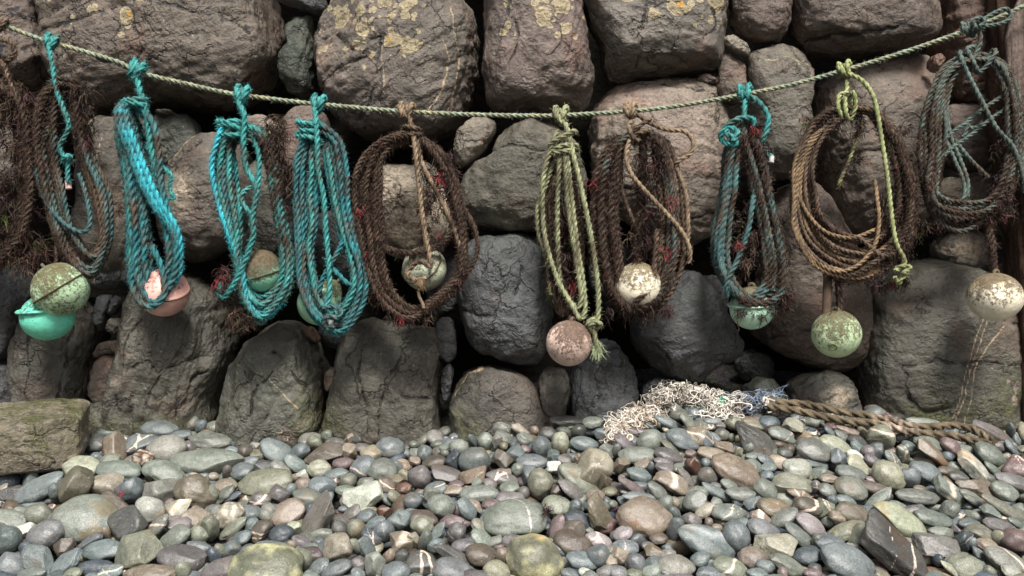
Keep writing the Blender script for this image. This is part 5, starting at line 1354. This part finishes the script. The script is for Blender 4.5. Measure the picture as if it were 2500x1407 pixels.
# dark teal bundle
c = Coil("dull dark teal bundle matted with brown weed, bright teal lashing, over the mint float", 1815, 234, [(1835, 345, 36, 90, 1), (1870, 430, 24, 130, .9), (1900, 620, 34, 130, .7), (1825, 560, 40, 110, .55), (1850, 740, 60, 30, .8), (1772, 390, 12, 40, .4)], .42, 9)
c.loops("1802,310 1776,363 1766,445 1752,535 1740,599 1749,663 1778,708 1836,750", "1836,750 1908,735 1926,681 1914,608 1892,517 1874,426 1852,345 1830,305 1802,310", "1806,350 1796,400 1792,463 1778,554 1774,645 1796,704 1834,728", "1834,728 1868,690 1868,645 1860,563 1838,463 1820,372 1806,330", 16, .0112, 'dull', weed=1.1, fuzz=350)
c.rope('coiled_rope', [(1842, 470, 3), (1837, 499, 5), (1824, 572, 6), (1798, 640, 6.5), (1774, 690, 6), (1776, 724, 4)], .0112, 'dull', .08, 350, .1)
c.tufts([(1822, 560, 34, 120), (1806, 640, 24, 70)], 420, (.02, .05), (-.04, .02))
c.rope('coiled_rope', [(1812, 300, 3), (1828, 370, 5), (1850, 440, 5), (1872, 540, 5), (1890, 640, 5), (1886, 710, 4)], .0108, 'grey', .15, 350, .4)
c.hitch(1817, .0118, 'teal', [(1832, 236, 3), (1846, 244, 4), (1866, 266, 4), (1876, 292, 4), (1868, 328, 4), (1860, 350, 3), (1872, 378, 4), (1886, 382, 4)], dirt=.12, w=14, fuzz=500, weed=0)
c.end(1884, 382, (-.1, 1), .0105, (.35, .33, .32), 16)
c.rope('hitch_knot', [(1820, 244, 2), (1818, 262, 4), (1816, 290, 4)], .0098, 'teal', .1, weed=0)
c.rope('lashing', [(1838, 306, 4), (1838, 292, 5), (1812, 288, 6), (1784, 300, 5), (1764, 322, 4), (1760, 338, 3), (1776, 352, 4), (1796, 352, 6), (1792, 336, 6), (1772, 326, 5), (1780, 312, 5), (1800, 322, 6), (1790, 346, 7)], .0118, 'teal', .08, 500, 0)
c.tufts([(1834, 330, 24, 40), (1866, 400, 18, 70), (1900, 600, 18, 80), (1850, 760, 50, 14), (1915, 720, 14, 30), (1830, 600, 24, 50)], 560, (.02, .06), (-.01, .05))
c.tufts([(1840, 312, 8, 8), (1800, 590, 12, 16)], 40, (.02, .05), (.06, .08), (0, 0, 0, 0, 0, .2, .8, 0)); c.done()
# wide tan coil
c = Coil("wide tan coil of many smooth turns, lime-coloured rope down its front", 2064, 178, [(2190, 450, 66, 240, .9), (2020, 290, 60, 40, .8), (2030, 470, 40, 160, .55), (2140, 660, 100, 40, .7), (2005, 500, 30, 120, .4)], .22, 10)
c.loops("2060,258 1998,285 1956,349 1934,447 1933,546 1960,611 2010,657 2082,684", "2082,684 2162,677 2226,622 2248,546 2238,436 2206,349 2158,280 2110,248 2060,258", "2060,290 2026,315 1990,376 1983,447 2010,524 2048,560 2098,575", "2098,575 2141,551 2174,513 2184,458 2168,376 2136,305 2102,270 2060,285", 19, .0088, 'tan', mixtone='brown', weed=1.1, fuzz=160)
c.rope('coiled_rope', [(2136, 440, 3), (2142, 490, 5), (2146, 540, 6), (2134, 602, 6), (2091, 650, 6), (2037, 662, 6), (1980, 626, 5.5), (1944, 560, 5), (1942, 490, 5), (1948, 480, 5), (1976, 529, 5.5), (2018, 568, 6), (2081, 581, 6), (2140, 560, 4)], .0088, 'tan', .08, 120, .02)
for k in range(3):
    c.rope('coiled_rope', [(2040 - k * 6, 292 + k * 6, 3), (1996 - k * 9, 330 + k * 4, 4), (1960 - k * 10, 400, 4.5), (1944 - k * 3, 480 + k * 6, 5), (1944 - k * 3, 560, 5), (1975, 622 + k * 6, 5.5), (2030, 654 + k * 8, 5), (2110, 664 + k * 7, 4), (2170, 630 + k * 6, 2)], .0086, 'tan', .06, 120, .02, seed=k)
c.hitch(2064, .0098, 'lime', [(2080, 184, 3), (2108, 200, 5), (2135, 245, 6), (2152, 338, 7), (2168, 447, 7), (2179, 546, 7), (2190, 600, 7), (2208, 634, 6), (2202, 654, 6), (2184, 662, 7)], dirt=.04, w=15, fuzz=120, weed=0)
c.rope('loose_end', [(2186, 656, 6), (2206, 650, 7), (2222, 654, 6), (2204, 668, 8), (2218, 660, 6), (2200, 682, 7), (2194, 694, 6), (2184, 676, 7)], .0098, 'lime', .08, 150, 0)
c.end(2183, 660, (.1, 1), .0085, (.12, .09, .08), 22)
c.rope('hitch_knot', [(2068, 196, 1), (2066, 226, 3), (2050, 232, 5), (2046, 260, 6), (2056, 288, 5), (2066, 286, 2), (2058, 250, 5), (2062, 238, 6), (2066, 280, 6.5), (2076, 292, 4), (2088, 260, 5), (2084, 226, 6), (2076, 240, 3), (2078, 284, 3)], .0096, 'lime', .05, 120, 0)
c.rope('coiled_rope', [(2100, 320, -2), (2070, 400, -1), (2052, 440, 1), (2046, 462, 0)], .0078, 'lime', .4, 100, .3)
c.tufts([(2200, 400, 40, 110), (2220, 560, 30, 100), (2095, 330, 12, 70), (2150, 520, 14, 40), (2060, 655, 60, 20), (2170, 690, 50, 16), (1990, 300, 34, 24)], 460, (.02, .055), (-.02, .04), (.15, .18, .16, .22, .1, .11, .02, .06))
c.rope('hanging_strap', [(2022, 640, 0), (2020, 700, 0), (2018, 770, 0)], .017, 'brown', .8, 300, 0, twist=False); c.rope('hanging_strap', [(2040, 640, -1), (2046, 700, -1), (2050, 765, -1)], .013, 'brown', .9, 300, 0)
c.tufts([(2046, 720, 14, 60)], 200, (.02, .05), (-.01, .03)); c.done()
# grey-teal coil by the post
c = Coil("large loose grey-teal coil with crossing turns, bow-knotted beside the weathered board", 2385, 62, [(2440, 430, 44, 130, .9), (2360, 530, 110, 36, .6), (2262, 400, 40, 150, .55), (2470, 260, 36, 120, .35)], .45, 11)
c.loops("2380,130 2306,160 2270,221 2248,303 2244,396 2258,495 2288,540 2346,566", "2346,566 2432,524 2484,443 2500,349 2492,245 2456,163 2420,130 2380,130", "2362,160 2330,172 2306,245 2311,349 2290,430 2272,460 2300,484 2350,494", "2350,494 2420,478 2456,408 2452,262 2444,192 2414,146 2362,155", 17, .0096, 'grey', mixtone='grey', weed=.9, fuzz=160)
for q in ("2450,233 2398,268 2360,300 2322,326 2276,379 2256,410", "2462,262 2420,290 2370,330 2326,360 2276,410", "2312,200 2299,262 2305,330 2330,390 2351,440 2354,478 2340,500", "2326,190 2312,260 2320,330 2344,390 2362,440 2362,480", "2330,340 2352,370 2375,396 2413,434", "2392,280 2374,286 2362,296 2366,312 2386,310 2398,298", "2362,304 2356,326 2350,336"):
    c.rope('coiled_rope', [p + (2.5,) for p in pts(q)], .0088, 'grey', .2, 160, .15)
c.hitch(2372, .0095, 'grey', [(2388, 76, 4), (2394, 90, 4), (2390, 112, 4), (2380, 138, 4), (2376, 160, 4), (2388, 176, 4), (2402, 168, 4), (2420, 146, 5), (2432, 128, 5), (2424, 124, 3), (2404, 158, 2)], dirt=.0, w=17, fuzz=200, weed=0)
c.rope('hitch_knot', [(2376, 66, 3), (2398, 50, 4), (2424, 34, 4), (2452, 22, 4), (2466, 30, 4), (2464, 46, 4), (2444, 58, 4), (2410, 64, 4), (2386, 70, 5), (2376, 52, 5), (2392, 44, 5), (2404, 54, 5), (2390, 66, 6)], .0092, 'grey', .02, 200, 0)
c.rope('hitch_knot', [(2392, 112, 2), (2372, 116, 4), (2362, 120, 5), (2370, 140, 6), (2380, 160, 6), (2386, 176, 5), (2370, 166, 3)], .0095, 'grey', .0, 200, 0)
c.rope('loose_end', [(2352, 140, 1), (2343, 128, 4), (2350, 150, 6), (2363, 181, 6.5), (2398, 250, 7), (2433, 314, 7), (2474, 361, 6), (2497, 431, 5), (2500, 470, 3)], .0098, 'grey', .0, 200, 0)
c.rope('coiled_rope', [(2372, 200, 5), (2386, 226, 6), (2402, 256, 6), (2404, 270, 5)], .0092, 'grey', .1, 200, 0)
c.tufts([(2440, 420, 30, 70), (2340, 540, 90, 16), (2450, 500, 30, 30)], 420, (.02, .06), (-.02, .04)); c.done()
# ---------------------------------------------------------------- floats
def mat_float(i, col, grime, amt, bias, streak=(.2, .17, .05)):
    s = NT('float_shell'); c = s.co(False); z = s.n('SeparateXYZ'); s.set(z.inputs[0], c)
    off = s.n('VectorMath', operation='ADD'); s.set(off.inputs[0], c); off.inputs[1].default_value = (i * 3.7, i, -i)
    c2 = off.outputs[0]
    t = s.math('MULTIPLY', z.outputs[2], 3.2 * bias)
    big = s.ramp(s.math('ADD', s.noise(c2, 11, 5, 0.6), t), .68 - amt * .35, .92 - amt * .35)
    n = s.math('ADD', s.math('MULTIPLY', s.noise(c2, 70, 6, 0.85), .9), s.math('MULTIPLY', s.noise(c2, 14, 4, .6), .35))
    g = s.ramp(s.math('ADD', n, s.math('MULTIPLY', t, .8)), .77 - amt * .32, .88 - amt * .32)
    base = s.scale(s.mix(1, col, (1, 1, 1, 1), 'MULTIPLY'), s.ramp(s.noise(c2, 20, 4), .3, .7, .82, 1.12))
    k = s.mix(s.math('MULTIPLY', big, .75), base, s.mix(s.noise(c2, 40, 4), (*streak, 1), (streak[0] * .45, streak[1] * .4, streak[2] * .5, 1)))
    sp = s.ramp(s.noise(c2, 130, 3, .6), .66, .70)
    k = s.mix(s.math('MAXIMUM', s.math('MULTIPLY', g, .9), s.math('MULTIPLY', sp, .55)), k, s.scale((*grime, 1), s.ramp(s.noise(c2, 90, 3), .3, .7, .6, 1.5)))
    nn = s.bump(s.noise(c2, 80, 5, .7), .004, .6); nn = s.bump(g, .003, .6, nn)
    return s.fin(k, s.ramp(g, 0, 1, .42, .85), nn, .4)
floats = [0]
GRIME = mat_attr('grimy_seam', .9)
def lathe(prof, n=64):
    prof = np.asarray(prof, float); t = np.linspace(0, 2 * math.pi, n, endpoint=False); m = len(prof)
    V = np.stack([prof[:, :1] * np.cos(t), prof[:, :1] * np.sin(t), np.repeat(prof[:, 1:], n, 1)], -1).reshape(-1, 3)
    i = np.arange(m - 1)[:, None] * n + np.arange(n)[None]; j = np.arange(m - 1)[:, None] * n + (np.arange(n)[None] + 1) % n
    return V, np.stack([i, j, j + n, i + n], -1).reshape(-1, 4)
def ring(r, z, wr, hz, k=12):
    t = np.linspace(0, 2 * math.pi, k); return np.stack([r + wr * np.cos(t), z + hz * np.sin(t)], 1)
def net_float(label, px, py, rpx, y, axis, col, grime=(.06, .045, .03), amt=.5, bias=1., seam=0, lug=True, sz=1., streak=(.2, .17, .05), pear=0, hole=None, flange=False):
    floats[0] += 1; r = rpx * K * y
    up = Vector(axis).normalized(); q = up.to_track_quat('Z', 'Y')
    t = np.linspace(-math.pi / 2, math.pi / 2, 49); rr = r * np.cos(t); zz = r * sz * np.sin(t)
    if pear: rr = rr * (1 - pear * np.clip(np.sin(t), 0, 1) ** 1.5); zz = zz + np.where(zz > 0, zz * pear * 1.3, 0)
    rr[0] = rr[-1] = 1e-4
    if seam: rr = rr * (1 + .035 * np.exp(-((zz - r * seam) / (.05 * r)) ** 2))
    V, F = lathe(np.stack([rr, zz], 1)); V = V + (V / r) * (r * .02 * fbm(V * 8 + floats[0] * 5, 2))[:, None]
    m = mat_float(floats[0], (*col, 1), grime, amt, bias, streak)
    o = link('net_float', mesh('net_float', V, F, m), None, tuple(at(px, py, y))); o.rotation_mode = 'QUATERNION'; o.rotation_quaternion = q
    tag(o, label, 'float', 'fishing floats hung under the coils')
    if flange:
        V, F = lathe(ring(r * 1.0, r * seam, r * .10, r * .075)); V = V * (1 + .02 * fbm(V * 14, 2))[:, None]
        link('flange', mesh('flange', V, F, m), o)
    elif seam:
        V, F = lathe(ring(r * math.sqrt(max(.05, 1 - (seam / sz) ** 2)) * 1.015, r * seam, r * .035, r * .035)); V = V * (1 + .02 * fbm(V * 40, 2))[:, None]
        link('seam', mesh('seam', V, F, GRIME, True, None, np.repeat(np.array([[.07, .055, .03]]), len(V), 0) * (1 + .5 * fbm(V * 60, 2))[:, None]), o)
    if lug:
        top = r * sz * (1 + pear * 1.3) * .93; V, F = lathe(ring(.012, 0, .0065, .0065, 14), 24); V = V @ np.array(Matrix.Rotation(R(90), 3, 'X')).T; V[:, 2] += top + .004
        link('rope_eye', mesh('rope_eye', V, F, m), o)
    if hole:
        d = np.array(q.inverted() @ Vector(hole).normalized()); V, F = lathe(ring(.0135, 0, .0035, .003, 10), 24)
        S_ = np.array(Vector(d).to_track_quat('Z', 'Y').to_matrix()); disc = np.concatenate([[[0, 0, -.0008]], np.stack([.0125 * np.cos(np.linspace(0, 6.283, 24, False)), .0125 * np.sin(np.linspace(0, 6.283, 24, False)), np.full(24, -.0006)], 1)]); a = np.arange(24)
        V2 = np.concatenate([V, disc]); F3 = np.stack([np.full(24, len(V)), len(V) + 1 + a, len(V) + 1 + (a + 1) % 24], 1)
        cc = np.concatenate([np.repeat([[.2, .22, .1]], len(V), 0), np.repeat([[.008, .008, .007]], 25, 0)])
        link('drain_hole', mesh('drain_hole', V2 @ S_.T + d * r * sz * 1.004, [F, F3], GRIME, True, None, cc), o)
    return o
MINT = (.15, .56, .40); PINK_ = (.60, .30, .26); CREAM = (.66, .60, .43); PG = (.34, .55, .33)
net_float("yellow-green float with a dark diagonal seam, upper of the touching pair", 148, 706, 66, 3.28, (-.5, -.25, .83), (.48, .68, .42), (.075, .055, .025), .62, .25, .06, True, .98, (.27, .22, .05))
net_float("bright mint float with a stained collar, lower of the touching pair", 116, 774, 61, 3.33, (-.08, -.12, 1), (.18, .72, .52), (.07, .06, .035), .22, .9, .32, True, .93, (.12, .2, .09), flange=True)
net_float("pale pink float half hidden under the brightest turquoise coil", 400, 714, 60, 3.37, (.1, -.45, .9), (.74, .42, .36), (.12, .05, .04), .22, .4, .1, True, .98, (.5, .25, .2))
net_float("rusty brown and green float inside the teal coil's loop", 640, 662, 50, 3.36, (-.28, -.2, 1), (.3, .68, .46), (.075, .048, .026), .8, 1.5, -.15, True, 1.05, (.2, .13, .06))
net_float("pear-shaped pale green float showing through the deep teal coil", 778, 742, 52, 3.40, (.62, .1, .75), (.32, .58, .38), (.10, .08, .04), .38, .4, 0, True, 1, (.2, .2, .09), .3)
net_float("cream-green float caged in the round weedy coil", 1036, 656, 54, 3.37, (-.4, -.7, .5), (.55, .6, .44), (.09, .07, .045), .45, .3, .3, True, 1, (.25, .24, .12))
net_float("pinkish speckled float hanging lowest beside the frayed tail", 1389, 838, 56, 3.29, (.15, -.1, 1), (.74, .55, .45), (.085, .055, .038), .6, .5, 0, True, 1.0, (.3, .2, .14))
net_float("clean cream float hanging inside the diagonal tan rope's coil", 1557, 698, 58, 3.32, (.05, -.05, 1), (.88, .81, .62), (.10, .075, .035), .45, .7, 0, True, 1.0, (.42, .33, .14))
net_float("mint float tucked under the dull dark teal bundle", 1836, 752, 54, 3.36, (-.05, -.1, 1), (.52, .8, .6), (.09, .065, .035), .3, 1.2, .15, True, .98, (.2, .18, .08), flange=True)
net_float("mottled green float with a drain hole, below the wide tan coil", 2042, 815, 59, 3.33, (-.1, -.15, 1), (.52, .66, .40), (.075, .06, .03), .5, .6, 0, True, .98, (.24, .22, .08), hole=(-.42, -.75, -.5))
net_float("slightly squashed cream float beside the timber post", 2429, 725, 63, 3.31, (.02, -.05, 1), (.88, .81, .62), (.085, .06, .032), .52, .7, 0, True, .93, (.42, .33, .15))
def tether(label, P, rad, tone, weed=1.):
    c = Coil(label, P[0][0], P[0][1], [((P[0][0] + P[-1][0]) / 2, (P[0][1] + P[-1][1]) / 2, 40, 90, weed)], .55, int(P[0][0]))
    c.root.name = 'float_tether'; c.root['category'] = 'tether'; c.root['group'] = 'short tethers holding the floats'
    c.rope('tether_rope', P, rad, tone, weed=2 * weed); c.done()
tether("short weedy rope holding the squashed cream float", [(2410, 540, 0), (2420, 590, 1), (2424, 630, 1), (2430, 668, 2)], .010, 'brown')
tether("thin rope holding the yellow-green float", [(136, 600, 0), (138, 625, 2), (137, 648, 3)], .0062, 'beige', .3)
tether("weedy rope running down to the clean cream float", [(1560, 590, 0), (1560, 620, 0), (1558, 644, 1)], .011, 'brown')
tether("weed-hung rope running down to the pinkish speckled float", [(1395, 720, 0), (1392, 755, 1), (1396, 786, 4)], .009, 'brown')
# ---------------------------------------------------------------- washed-up rope and netting on the shingle
def on_shingle(px, py, lift):
    lo, hi = 1.5, 3.7
    for _ in range(40):
        y = (lo + hi) / 2
        if H - (py - 703.5) * K * y > zg((px - 1250) * K * y, y) + lift: lo = y
        else: hi = y
    return np.array(at(px, py, y))
def chk(P, lift): return np.array([on_shingle(x, y, lift) for x, y in crom(pts(P) if isinstance(P, str) else P, 6)])
def oldrope():
    acc = Acc()
    def cf(P, s):
        px = 1250 + P[:, 0] / (K * P[:, 1]); k = np.clip(1.2 - np.abs(px - 2185) / 55, 0, 1) * np.clip(.5 + 2 * perlin(P * 60), 0, 1)
        b = lin((.15, .12, .078), (.085, .068, .045), np.clip(.5 + perlin(P * 25), 0, 1)); return b * (1 - k[:, None]) + np.array([.42, .33, .27]) * k[:, None]
    A = chk("1872,978 1910,984 1972,988 2038,1003 2104,1013 2170,1026 2225,1041 2280,1043 2324,1039 2368,1046 2401,1063 2428,1080", .05)
    B_ = chk("1876,990 1910,998 1950,1004 2016,1019 2082,1030 2126,1033 2170,1040 2203,1051 2258,1059 2324,1064 2368,1073 2420,1086", .045)
    sweep(acc, A, .0175, cf, lay=8.5, fuzz=420, fl=(.01, .03), seed=5); sweep(acc, B_, .0175, cf, lay=8.5, fuzz=420, fl=(.01, .03), seed=6)
    o = acc.build('old_rope', M_ROPE, None, tuple(A[len(A) // 2])); tag(o, "thick doubled brown rope lying on the shingle at the wall foot", 'rope')
oldrope()
def tangle(acc, spine, n, rad, cols, length, spread, seed, up=.03):
    r = np.random.default_rng(seed); S = crom(spine, 10)
    for i in range(n):
        k = r.integers(0, len(S)); px, py, wx = S[k]
        p = on_shingle(px + r.normal(0, wx * .45), py + r.normal(0, wx * .15), .008 + up * r.random()); d = r.normal(size=3) * np.array([1, .5, .5]); P = [p]
        c0 = on_shingle(px, py, .015 + up * .5)
        for q in range(int(length * r.uniform(.5, 1.4))):
            d = d / np.linalg.norm(d) + r.normal(0, .5, 3) + (c0 - p) * 3.0 * spread; d[2] -= .1; p = p + d / np.linalg.norm(d) * .012; p[2] -= .35 * max(0, abs(p[2] - c0[2]) - .016 - .014 * (i % 3)) * (1 if p[2] > c0[2] else -1); P.append(p)
        P = crom(np.array(P), 3); col = np.array(cols[r.integers(len(cols))]) * r.uniform(.75, 1.15)
        sweep(acc, P, rad * r.uniform(.6, 1.3), lambda Q, s: np.repeat(col[None], len(Q), 0), step=1.5, twist=False, seed=i)
def netting():
    acc = Acc(); W_ = [(.66, .62, .55), (.6, .56, .49), (.44, .4, .34), (.7, .66, .59), (.3, .27, .23), (.05, .042, .038)]
    tangle(acc, [(1606, 984, 18), (1625, 962, 26), (1660, 958, 34), (1710, 968, 40), (1760, 978, 36), (1795, 985, 26)], 470, .0016, W_, 22, 2.0, 31, .025)
    tangle(acc, [(1640, 950, 20), (1700, 955, 30), (1770, 970, 24)], 34, .0075, W_[1:4], 12, 1.8, 32, .035)
    tangle(acc, [(1740, 1000, 22), (1775, 996, 22)], 60, .002, W_[:2], 14, .9, 33, .02)
    o = acc.build('fishing_net', M_NET, None, tuple(on_shingle(1700, 970, .02))); tag(o, "matted off-white tangle of fishing net on the shingle below the slate-black boulder", 'fishing net')
    acc = Acc(); r = np.random.default_rng(4)
    tangle(acc, [(1500, 1055, 12), (1520, 1030, 18), (1550, 1018, 20), (1585, 1000, 18)], 150, .0018, W_[:2] + [(.5, .4, .3)], 16, 1.4, 34, .02)
    for (px, py) in ((1492, 1066), (1538, 1068), (1544, 1006), (1556, 1036), (1512, 1058)):
        c = on_shingle(px, py, .035); t = np.linspace(0, 6.283, 12); sweep(acc, c + np.stack([.011 * np.cos(t), .004 * np.sin(t), .011 * np.sin(t)], 1), .0028, lambda Q, s: np.repeat(np.array([[.56, .49, .4]]), len(Q), 0), step=1.3, twist=False)
    o = acc.build('net_fringe', M_NET, None, tuple(on_shingle(1540, 1030, .02))); o.name = 'fishing_net'; tag(o, "small cream scrap of knotted net trailing off the matted white tangle", 'fishing net')
    acc = Acc()
    tangle(acc, [(1806, 985, 20), (1845, 978, 28), (1885, 975, 20)], 110, .0015, [(.16, .22, .31), (.2, .26, .34), (.12, .15, .2), (.3, .32, .34)], 16, 1.5, 35, .03)
    tangle(acc, [(1868, 985, 10), (1872, 992, 8)], 8, .004, [(.5, .46, .4)], 8, 1.5, 36, .05)
    o = acc.build('blue_net', M_NET, None, tuple(on_shingle(1845, 978, .02))); o.name = 'fishing_net.001'; tag(o, "blue twine net wrapped round the start of the thick brown rope", 'fishing net')
    acc = Acc()
    r = np.random.default_rng(8)
    P = np.array([on_shingle(1766 + r.normal(0, 5), 980 + r.normal(0, 3), .05) for _ in range(16)])
    strands(acc, P, r.normal(0, 1, (16, 3)), r.uniform(.015, .04, 16), .008, np.array([[.01, .36, .22]]) * r.uniform(.8, 1.2, (16, 1)), .2, 3, r)
    o = acc.build('twine_scrap', M_NET, None, tuple(on_shingle(1766, 980, .06))); tag(o, "emerald green scrap of twine caught on the white net tangle", 'twine scrap')
    # little wisps of dry weed among the pebbles
    for (px, py, lab, n) in ((1335, 1246, "dark dry tuft of weed between pebbles below the dented cobble", 90), (292, 1206, "tiny bright red scrap of weed beside the squarish pinkish-grey stone", 10), (690, 1068, "few dry straws at the foot of the mottled boulder", 9)):
        acc = Acc(); P = np.array([on_shingle(px + r.normal(0, 7), py + r.normal(0, 6), .05) for _ in range(n)])
        c_ = (.03, .016, .014) if n == 90 else (.3, .02, .03) if n == 10 else (.4, .3, .2)
        strands(acc, P, r.normal(0, 1, (n, 3)) + np.array([0, -.3, .3]), r.uniform(.012, .03, n), .003 if n > 9 else .002, np.array([c_]) * r.uniform(.7, 1.3, (n, 1)), .1, 3, r)
        tag(acc.build('dry_weed', M_WEED, None, tuple(on_shingle(px, py, .04))), lab, 'weed')
netting()
